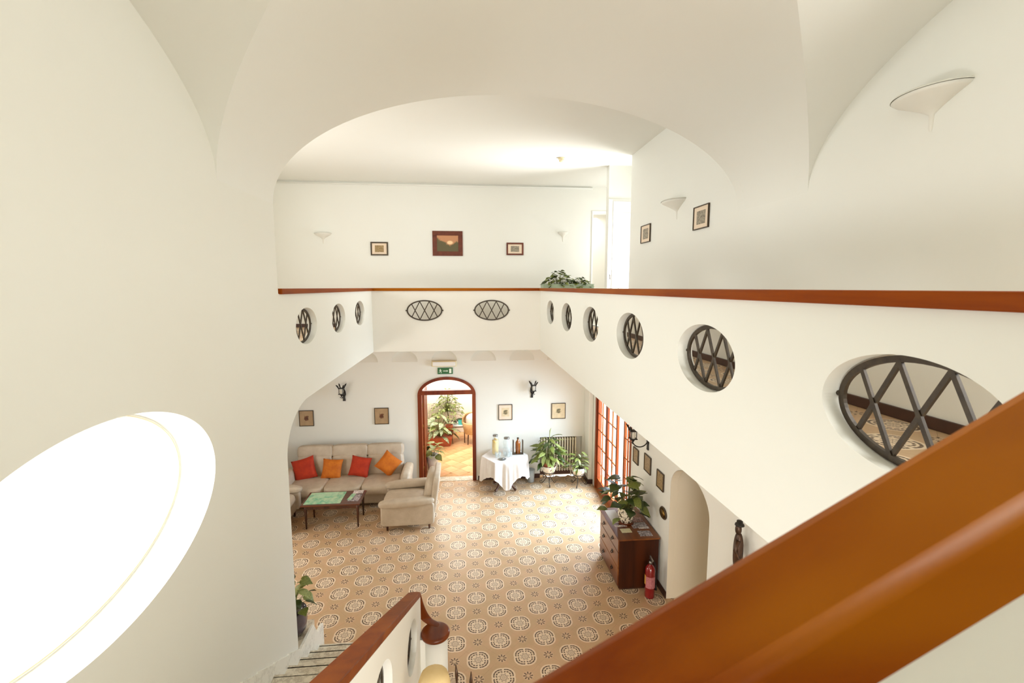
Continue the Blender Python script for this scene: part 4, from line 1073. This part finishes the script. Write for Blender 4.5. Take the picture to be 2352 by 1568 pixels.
G1, G2, G3, G4 = 'botanical prints on the lower far wall', 'pictures on the upper far wall', 'prints on the upper right wall', 'prints on the lower right wall'
picture((-3.54, yb, 1.57), '-Y', .31, .355, .014, 'frame_dark', A1, False, 'tan botanical print, leftmost on the lower far wall', G1)
picture((-1.92, yb, 1.577), '-Y', .315, .375, .014, 'frame_dark', A1, False, 'tan botanical print above the right end of the sofa', G1)
picture((.857, yb, 1.593), '-Y', .32, .366, .014, 'frame_dark', A2, True, 'cream botanical print with inner border, above the white table', G1, .17, .20)
picture((2.09, yb, 1.592), '-Y', .332, .37, .014, 'frame_dark', A2, False, 'cream botanical print above the radiator, rightmost on the far wall', G1)
picture((-1.852, yb, 5.257), '-Y', .366, .285, .028, 'frame_dark', A4, True, 'small dark-framed sepia print left of the landscape painting', G2)
picture((-.397, yb, 5.38), '-Y', .65, .53, .095, 'frame_red', A5, False, 'landscape painting in a broad mahogany frame, upper far wall', G2)
picture((1.073, yb, 5.275), '-Y', .377, .27, .034, 'frame_red', A3, True, 'small mahogany-framed grey print right of the landscape painting', G2)
picture((XW - .001, 7.19, 5.262), '-X', .375, .275, .012, 'frame_dark', A3, True, 'small portrait engraving on the upper right wall nearer the white door', G3)
picture((XW - .001, 5.45, 5.262), '-X', .365, .275, .012, 'frame_dark', A3, True, 'larger looking engraving on the upper right wall nearer the viewer', G3)
picture((2.965, 11.999, 5.30), '-Y', .22, .44, .016, 'chrome', A3, True, 'faint framed print seen through the white doorway upstairs', None)
picture((XW - .001, 7.305, 1.635), '-X', .23, .26, .014, 'frame_dark', A6, False, 'tan framed print on the lower right wall, nearest the french window', G4)
picture((XW - .001, 6.80, 1.69), '-X', .26, .275, .014, 'frame_dark', A6, False, 'tan framed print on the lower right wall, middle of three', G4)
picture((XW - .001, 6.31, 1.63), '-X', .24, .265, .014, 'frame_dark', A4, False, 'tan framed print on the lower right wall, nearest the alcove', G4)
pl_ = empty('oval_plaque', (XW - .001, 6.17, 1.20), 'small oval wooden plaque low on the right wall beside the alcove', 'plaque', None, -PI / 2)
mb = MB(); mb.lathe([(0, 0), (.10, 0), (.115, .012), (.10, .026), (.085, .018), (0, .018)], n=36, sy=.78); rotmb(mb, (0, 0, 0), PI / 2, 'X'); mb.build('plaque_disc', 'frame_dark', pl_)
mb = MB(); mb.lathe([(0, .0185), (.084, .0185), (0, .024)], n=30, sy=.78); rotmb(mb, (0, 0, 0), PI / 2, 'X'); mb.build('relief', 'brass', pl_)

# ================================================================== wall lights
def lantern(loc, rz, label, arm=.20):
    t_ = empty('wall_lantern', loc, label, 'wall lamp', 'wrought iron wall lanterns', rz)      # faces local -Y
    mb = MB(); pr_ = [(-.03, -.19), (.03, -.19), (.022, -.10), (.045, -.04), (.035, .03), (0, .10), (-.035, .03), (-.045, -.04), (-.022, -.10)]
    mb.add([(a, -.002, b_) for a, b_ in pr_] + [(a, -.018, b_) for a, b_ in pr_], [tuple(range(9)), tuple(range(17, 8, -1))] + [(i, (i + 1) % 9, (i + 1) % 9 + 9, i + 9) for i in range(9)])
    mb.build('back_plate', 'black_iron', t_, bevel=.003)
    mb = MB(); r_ = arm / 2
    mb.tube([(0, -.01 - r_ + r_ * math.cos(q_ * PI / 14), -.02 - r_ * .95 * math.sin(q_ * PI / 14)) for q_ in range(15)], .009, 8)
    mb.tube([(0, -.015 - .03 * k, .02 + .035 * math.sin(k * .9)) for k in range(4)], .006, 6)
    for sg in (-1, 1): mb.tube([(sg * .004 + sg * (.03 * math.sin(k * .55)), -arm + .0 - .02 * math.cos(k * .55), -.06 - .007 * k) for k in range(7)], .005, 6)
    mb.build('arm', 'black_iron', t_)
    mb = MB()
    cy_ = -arm
    for k in range(4):
        a_ = PI / 4 + k * PI / 2; mb.box((.048 * math.cos(a_) * 1.2, cy_ + .048 * math.sin(a_) * 1.2, .06), (.010, .010, .13))
        d_ = Vector((math.cos(a_), math.sin(a_), 0))
        P = [Vector((0, cy_, .125)) + d_ * .05, Vector((0, cy_, .15)) + d_ * .07, Vector((0, cy_, .19)) + d_ * .095, Vector((0, cy_, .215)) + d_ * .12]
        mb.tube(P, [.010, .014, .016, .005], 6)
    for z_ in (0.0, .125): mb.box((0, cy_, z_), (.11, .11, .012))
    mb.lathe([(0, -.06), (.014, -.05), (.03, -.02), (.045, 0), (0, 0)], (0, cy_, 0), 12)
    mb.build('lantern_cage', 'black_iron', t_)
    mb = MB(); mb.lathe([(.034, .006), (.040, .06), (.034, .12)], (0, cy_, 0), 16); mb.build('glass', 'frost', t_)
    return t_
lantern((-2.715, YF - .001, 2.13), R(-6), 'wrought iron wall lantern above the sofa on the far wall', .15)
lantern((1.465, YF - .001, 2.11), R(6), 'wrought iron wall lantern on the far wall between the two cream prints', .15)
lantern((XW - .001, 6.82, 2.10), -PI / 2, 'black iron scroll lantern on the lower right wall above the tan prints', .25)

def uplight(loc, rz, w_, h_, label):
    t_ = empty('plaster_uplight', loc, label, 'wall lamp', 'white plaster uplights', rz)
    r_ = w_ / 2
    mb = MB(); prof = [(.006, -h_), (.012, -h_ * .9), (.016, -h_ * .55), (.05 * r_ / .2, -h_ * .42), (r_ * .55, -h_ * .25), (r_ * .9, -h_ * .08), (r_, 0), (r_ * .97, .006), (r_ * .86, -h_ * .06), (r_ * .5, -h_ * .2), (.01, -h_ * .3)]
    mb.lathe(prof, n=24, a0=PI, a1=2 * PI, sy=.8); mb.build('bowl', 'stucco', t_)
    mb = MB(); mb.lathe([(r_ * .5, .0), (r_ * .6, .012), (r_ * .98, .016), (r_ * 1.02, .004)], n=24, a0=PI, a1=2 * PI, sy=.8); mb.build('rim', 'stucco', t_)
uplight((XW, 2.69, 5.575), -PI / 2, .45, .21, 'large white plaster uplight at the upper right, nearest to the viewer')
uplight((XW, 6.13, 5.56), -PI / 2, .50, .23, 'white plaster uplight on the upper right wall between two engravings')
uplight((-3.01, YF, 5.56), 0, .36, .21, 'white plaster uplight on the upper far wall, left side')
uplight((2.15, YF, 5.64), 0, .24, .20, 'white plaster uplight on the upper far wall, right side')

# smoke detector on the rear ceiling
sd = empty('smoke_detector', (1.65, 8.2, TOP), 'small cream smoke detector on the rear ceiling', 'detector')
mb = MB(); mb.lathe([(0, 0), (.062, 0), (.062, -.02), (0, -.02)], n=24); mb.build('base', 'beige_plastic', sd)
mb = MB(); mb.lathe([(.05, -.02), (.048, -.05), (.036, -.068), (0, -.068)], n=24); mb.build('head', 'beige_plastic', sd)

# exit sign with running figure, arrow and door; bulkhead light above
es = empty('exit_sign', (-.495, YF - .002, 2.576), 'green exit sign with running figure, arrow and door above the arched doorway', 'sign'); 
mb = MB(); mb.b2(-.168, .168, -.018, 0, -.072, .072); mb.build('plate', 'green_sign', es, bevel=.003)
def flat(pts, y=-.0195): return [(a, y, b_) for a, b_ in pts]
mb = MB()
mb.add(flat([(-.145, -.05), (-.055, -.05), (-.055, .05), (-.145, .05)], -.0190), [(0, 1, 2, 3)]); mb.build('panel', 'green_sign', es, recalc=False)
mb = MB()
mb.add(flat([(-.108 + .011 * math.cos(k), .038 + .011 * math.sin(k)) for k in [i * PI / 4 for i in range(8)]]), [tuple(range(8))])
for pg in ([(-.120, .024), (-.098, .026), (-.092, -.004), (-.112, -.006)], [(-.116, .024), (-.138, .004), (-.132, -.001), (-.112, .014)], [(-.098, .024), (-.074, .010), (-.078, .004), (-.1, .014)],
           [(-.112, -.004), (-.100, -.004), (-.118, -.028), (-.142, -.034), (-.144, -.026), (-.124, -.022)], [(-.104, -.004), (-.092, -.004), (-.082, -.024), (-.086, -.05), (-.095, -.05), (-.092, -.026)]):
    mb.add(flat(pg), [tuple(range(len(pg)))])
mb.build('running_figure', 'sign_white', es)
mb = MB(); mb.add(flat([(-.045, -.007), (.035, -.007), (.035, .007), (-.045, .007)]), [(0, 1, 2, 3)]); mb.add(flat([(.035, -.022), (.062, 0), (.035, .022)]), [(0, 1, 2)]); mb.build('arrow', 'sign_white', es)
mb = MB(); mb.add(flat([(.088, -.05), (.138, -.05), (.138, .05), (.088, .05)]), [(0, 1, 2, 3)]); mb.build('door_symbol', 'sign_white', es)
bl = empty('emergency_light', (-.515, YF - .002, 2.745), 'cream bulkhead emergency light in the lunette above the exit sign', 'wall lamp')
mb = MB(); mb.b2(-.275, .275, -.075, 0, -.065, .065); mb.build('housing', 'beige_plastic', bl, bevel=.02, seg=3)
mb = MB(); mb.b2(-.25, .25, -.085, -.07, -.045, .045); mb.build('diffuser', 'white_paint', bl, bevel=.01, seg=3)

# planter trough upstairs at the far right corner
pt = empty('planter', (2.08, 9.70, UF), 'grey-green planter trough with trailing leafy plants behind the far rail', 'planter')
mb = MB(); mb.b2(-.52, .56, -.13, .13, .72, .925); mb.build('trough', 'planter', pt, bevel=.01)
for sx in (-.48, .50):
    for sy in (-.1, .1):
        mb = MB(); mb.b2(sx - .02, sx + .02, sy - .02, sy + .02, 0, .76); mb.build('leg', 'planter', pt)
mb = MB(); mb.b2(-.50, .54, -.11, .11, .87, .915); mb.build('soil', 'soil', pt)
foliage(pt, (-.16, 0, .90), 90, .36, .86, 1.22, .085, 'heart', ['leaf_mid', 'leaf_dark', 'leaf_mid'], random.Random(11), .003, ys=.5, inner=.1)
foliage(pt, (.30, 0, .90), 60, .26, .86, 1.08, .08, 'heart', ['leaf_dark', 'leaf_mid'], random.Random(12), .003, ys=.55, inner=.1)

# ================================================================== things around the stair foot
vp = empty('potted_plant', (-1.99, 5.08, .546), 'plant in a glossy violet-grey pot on the ledge at the foot of the stairs', 'plant')
mb = MB(); mb.lathe([(0, 0), (.10, 0), (.14, .06), (.155, .16), (.145, .26), (.15, .285), (.135, .285), (.13, .26), (0, .25)], n=36); mb.build('pot', 'purple_glaze', vp)
mb = MB(); mb.lathe([(0, .255), (.132, .25)], n=18); mb.build('soil', 'soil', vp)
foliage(vp, (0, 0, .25), 20, .18, .30, .66, .13, 'heart', ['leaf_mid', 'leaf_dark', 'leaf_light'], random.Random(21), .004, (.06, .05))

# pleated lamp shade and dry stalks below the stair parapet
lp = empty('floor_lamp', (-.27, 3.20, 0), 'floor lamp with cream pleated shade beside the stair parapet, at the bottom edge', 'lamp')
mb = MB(); n = 60; vs = []
for z_, r_ in ((1.24, .135), (1.53, .115), (1.575, .10), (1.60, .06), (1.605, .0)):
    for k in range(n): 
        q_ = 2 * PI * k / n; rr = r_ * (1 + (.02 if k % 5 == 0 else 0)); vs.append((rr * math.cos(q_), rr * math.sin(q_), z_))
mb.add(vs, [(i * n + k, i * n + (k + 1) % n, (i + 1) * n + (k + 1) % n, (i + 1) * n + k) for i in range(4) for k in range(n)], True); mb.build('lamp_shade', 'shade', lp)
mb = MB(); mb.lathe([(0, 0), (.13, 0), (.13, .02), (.02, .04), (.012, .08), (.012, 1.3), (0, 1.3)], n=24); mb.build('stand', 'dark_wood', lp)
dv = empty('dry_stalk_vase', (-.03, 3.22, 0), 'dark vase with dry brown stalks at the bottom edge beside the lamp', 'vase')
mb = MB(); mb.lathe([(0, 0), (.08, 0), (.12, .2), (.11, .45), (.06, .6), (.07, .66), (.05, .66), (.045, .6), (0, .55)], n=24); mb.build('vase', 'bronze', dv)
mb = MB()
for x_, z_ in ((-.075, 1.63), (.03, 1.56)): mb.tube([(0, 0, .5), (x_ * .7, 0, 1.1), (x_, 0, z_ - .16), (x_ * 1.02, 0, z_ - .08), (x_ * 1.08, 0, z_)], [.005, .005, .007, .013, .003], 8)
mb.build('stalks', 'bronze', dv)

# dark carved figure by the white wall beyond the alcove
cf = empty('carved_figure', (2.70, 4.20, 0), 'dark carved wooden figure with a flat hat against the right wall, under the gallery', 'statue')
mb = MB(); mb.lathe([(0, 0), (.085, 0), (.085, .04), (.04, .08), (.035, 1.0), (.05, 1.55), (.04, 1.6), (0, 1.6)], n=20); mb.build('post', 'bronze', cf)
mb = cushion_mb((0, 0, 1.78), (.085, .10, .42), 2.5, 0, 8); mb.add(*[cushion_mb((-.01, -.0, 2.02), (.06, .06, .11), 2.2, 0, 6).v, cushion_mb((0, 0, 2), (.08, .08, .1), 2.2, 0, 6).f], True)
mb.tube([(-.03, -.04, 1.92), (-.06, -.04, 1.82), (-.03, -.06, 1.74)], [.022, .018, .012], 8); mb.tube([(.03, .05, 1.92), (.05, .07, 1.80), (.01, .06, 1.72)], [.024, .02, .012], 8); mb.build('body', 'bronze', cf)
mb = MB(); mb.lathe([(0, 2.06), (.046, 2.063), (.042, 2.078), (.03, 2.085), (.028, 2.11), (0, 2.115)], n=20); mb.build('hat', 'black_iron', cf)

# ================================================================== conservatory beyond the arched doorway
mb = MB(); mb.b2(-1.9, 1.8, YF + .22, 14.3, -.2, -.010); cfl = struct(mb.build('floor_conservatory', 'grout'))
mb = MB(); mb.box((0, 0, -.005), (.294, .294, .010)); tme = mb.mesh('tile'); tme.materials.append(M['terra_tile'])
tm2 = tme.copy(); tm2.materials.clear(); tm2.materials.append(noisy('paler_terracotta_tile', lin(232, 188, 138), lin(214, 164, 112), 3, 0.4))
pts = []
for a in range(-30, 70):
    for b_ in range(-30, 70):
        x, y = K * .3 * (a - b_), 9.0 + K * .3 * (a + b_)
        if -1.9 < x < 1.0 and YF + .40 < y < 14.2: pts.append((x, y, 0))
place(pts[::2], cfl, tme); place(pts[1::2], cfl, tm2)
mb = MB(); mb.b2(-1.9, 1.8, YF + .22, YF + .45, -.012, -.001); mb.build('border', 'wood_threshold', cfl)
struct(panel('wall_conservatory_back', [(-1.9, 0), (1.8, 0), (1.8, 3.1), (-1.9, 3.1)], [], PY(14.1, 1), .1, 'white_plaster'))
mb = MB(); mb.b2(-1.58, -1.48, YF + 1.05, 14.1, 0, 3.1); struct(mb.build('wall_conservatory_left', 'white_plaster'))
mb = MB(); mb.b2(1.7, 1.8, YF + .22, 14.1, 0, 3.1); struct(mb.build('wall_conservatory_right', 'white_plaster'))
mb = MB(); mb.b2(-1.9, 1.8, YF + .22, 14.2, 3.1, 3.2); struct(mb.build('ceiling_conservatory', 'white_plaster'))
# column radiator behind the conservatory plants
ss = empty('radiator', (-.72, 13.9, 0), 'cream column radiator behind the plants inside the conservatory', 'radiator')
for i in range(17):
    mb = MB(); x_ = -.64 + i * .062; mb.b2(x_ - .015, x_ + .015, -.04, .04, .18, 1.0); mb.build('radiator_column', 'radiator', ss, bevel=.008)
mb = MB(); 
for z_ in (.24, .94): mb.tube([(-.66, 0, z_), (.37, 0, z_)], .014, 8)
mb.build('pipe', 'radiator', ss)
mb = MB(); mb.b2(-.62, -.58, -.02, .02, 0, .2); mb.b2(.29, .33, -.02, .02, 0, .2); mb.build('foot', 'radiator', ss)
# variegated plant in a terracotta trough
tp = empty('potted_plant', (-.80, 12.95, 0), 'broad variegated plant in a terracotta trough inside the conservatory', 'plant')
mb = MB(); mb.add([(-.30, -.16, 0), (.30, -.16, 0), (.30, .16, 0), (-.30, .16, 0), (-.36, -.20, .26), (.36, -.20, .26), (.36, .20, .26), (-.36, .20, .26)], [(0, 1, 2, 3), (4, 5, 6, 7), (0, 1, 5, 4), (1, 2, 6, 5), (2, 3, 7, 6), (3, 0, 4, 7)]); mb.build('trough', 'terracotta', tp, bevel=.015)
foliage(tp, (0, 0, .24), 40, .34, .34, .92, .34, 'lance', ['leaf_cream', 'leaf_cream', 'leaf_light'], random.Random(31), .008, inner=.1)
# weeping tree
wt = empty('potted_tree', (-.60, 13.45, 0), 'slender small-leaved indoor tree before the conservatory radiator', 'tree')
mb = MB(); mb.lathe([(0, 0), (.14, 0), (.18, .3), (.165, .3), (0, .26)], n=24); mb.build('pot', 'terracotta', wt)
mb = MB(); mb.tube([(0, 0, .26), (.03, 0, .7), (-.02, 0, 1.0), (.02, 0, 1.38)], [.02, .016, .012, .006], 8)
mb.build('trunk', 'dark_wood', wt)
foliage(wt, (0, 0, .85), 210, .50, .66, 1.52, .10, 'small', ['leaf_mid'], random.Random(33), .003, asparts=False, inner=.05)
# small terracotta pot on a stand
sp_ = empty('flower_pot', (-.53, 13.0, .40), 'round terracotta pot on a slim stand beside the trough', 'pot')
mb = MB(); mb.lathe([(0, 0), (.05, 0), (.10, .08), (.105, .16), (.09, .17), (.085, .14), (0, .13)], n=24); mb.build('bowl', 'terracotta', sp_)
sk = empty('pot_stand', (-.53, 13.0, 0), 'slim three-legged stand carrying the round terracotta pot', 'stand')
for i in range(3):
    a_ = i * 2 * PI / 3; mb = MB(); mb.tube([(.10 * math.cos(a_), .10 * math.sin(a_), 0.004), (.05 * math.cos(a_), .05 * math.sin(a_), .395)], .008, 6); mb.build('leg', 'iron', sk)
mb = MB(); mb.lathe([(0, .385), (.06, .385), (.06, .40), (0, .40)], n=16); mb.build('plate', 'iron', sk)
# little table with turquoise box
lt = empty('garden_table', (-.22, 13.25, 0), 'small white-topped conservatory table with thin dark legs', 'table')
mb = MB(); mb.b2(-.30, .26, -.20, .22, .485, .51); mb.build('tabletop', 'white_paint', lt, bevel=.006)
mb = MB(); mb.b2(-.28, .24, -.18, .20, .455, .485); mb.build('apron', 'dark_wood', lt)
for sx in (-.27, .11):
    for sy in (-.17, .19):
        mb = MB(); mb.tube([(sx * 1.1, sy * 1.1, .004), (sx, sy, .47)], .012, 8); mb.build('leg', 'dark_wood', lt)
tq = empty('turquoise_box', (-.20, 13.2, .51), 'turquoise box standing on the conservatory table', 'box')
mb = MB(); mb.b2(-.08, .08, -.05, .05, 0, .17); mb.build('box_body', 'turquoise', tq, bevel=.006)
mb = MB(); mb.b2(-.084, .084, -.054, .054, .15, .175); mb.build('lid', 'leaf_dark', tq, bevel=.004)
rp = empty('flower_pot', (-.37, 13.25, .51), 'small red-leaved pot plant at the left of the conservatory table', 'pot')
mb = MB(); mb.lathe([(0, 0), (.04, 0), (.05, .08), (0, .08)], n=14); mb.build('pot', 'dark_wood', rp)
foliage(rp, (0, 0, .08), 16, .09, .10, .20, .08, 'small', ['leaf_dark'], random.Random(40), .003, asparts=False)
# rattan chair with round back
rc = empty('rattan_chair', (.16, 13.05, 0), 'round-backed rattan chair with white cushion, right edge of the doorway view', 'chair')
mb = MB()
for k in range(24):
    a_ = PI * 2 * k / 24
mb.lathe([(.26, .30), (.30, .45), (.33, .62), (.30, .64), (.26, .46), (.0, .40)], n=28); mb.build('seat_shell', 'rattan', rc)
mb = MB(); mb.lathe([(.30, .50), (.34, .62), (.32, .76), (.27, .84)], n=28, a0=R(-40), a1=R(190)); o = mb.build('backrest', 'rattan', rc); o.modifiers.new('s', 'SOLIDIFY').thickness = .03
cushion_mb((0, .10, .64), (.42, .22, .36), 3, .2, 8).build('cushion', 'white_cloth', rc)
for i in range(4):
    a_ = PI / 4 + i * PI / 2; mb = MB(); mb.tube([(.24 * math.cos(a_), .24 * math.sin(a_), .005), (.20 * math.cos(a_), .20 * math.sin(a_), .42)], .014, 8); mb.build('leg', 'dark_wood', rc)
# pale pot with a leafy plant just inside the doorway
wp = empty('potted_plant', (-.86, 11.05, 0), 'leafy plant in a tall white pot just inside the arched doorway', 'plant')
mb = MB(); mb.lathe([(0, 0), (.11, 0), (.15, .42), (.135, .42), (.12, .36), (0, .36)], n=28); mb.build('pot', 'white_paint', wp)
foliage(wp, (0, 0, .36), 20, .22, .40, .74, .15, 'heart', ['leaf_mid', 'leaf_light'], random.Random(44), .004)
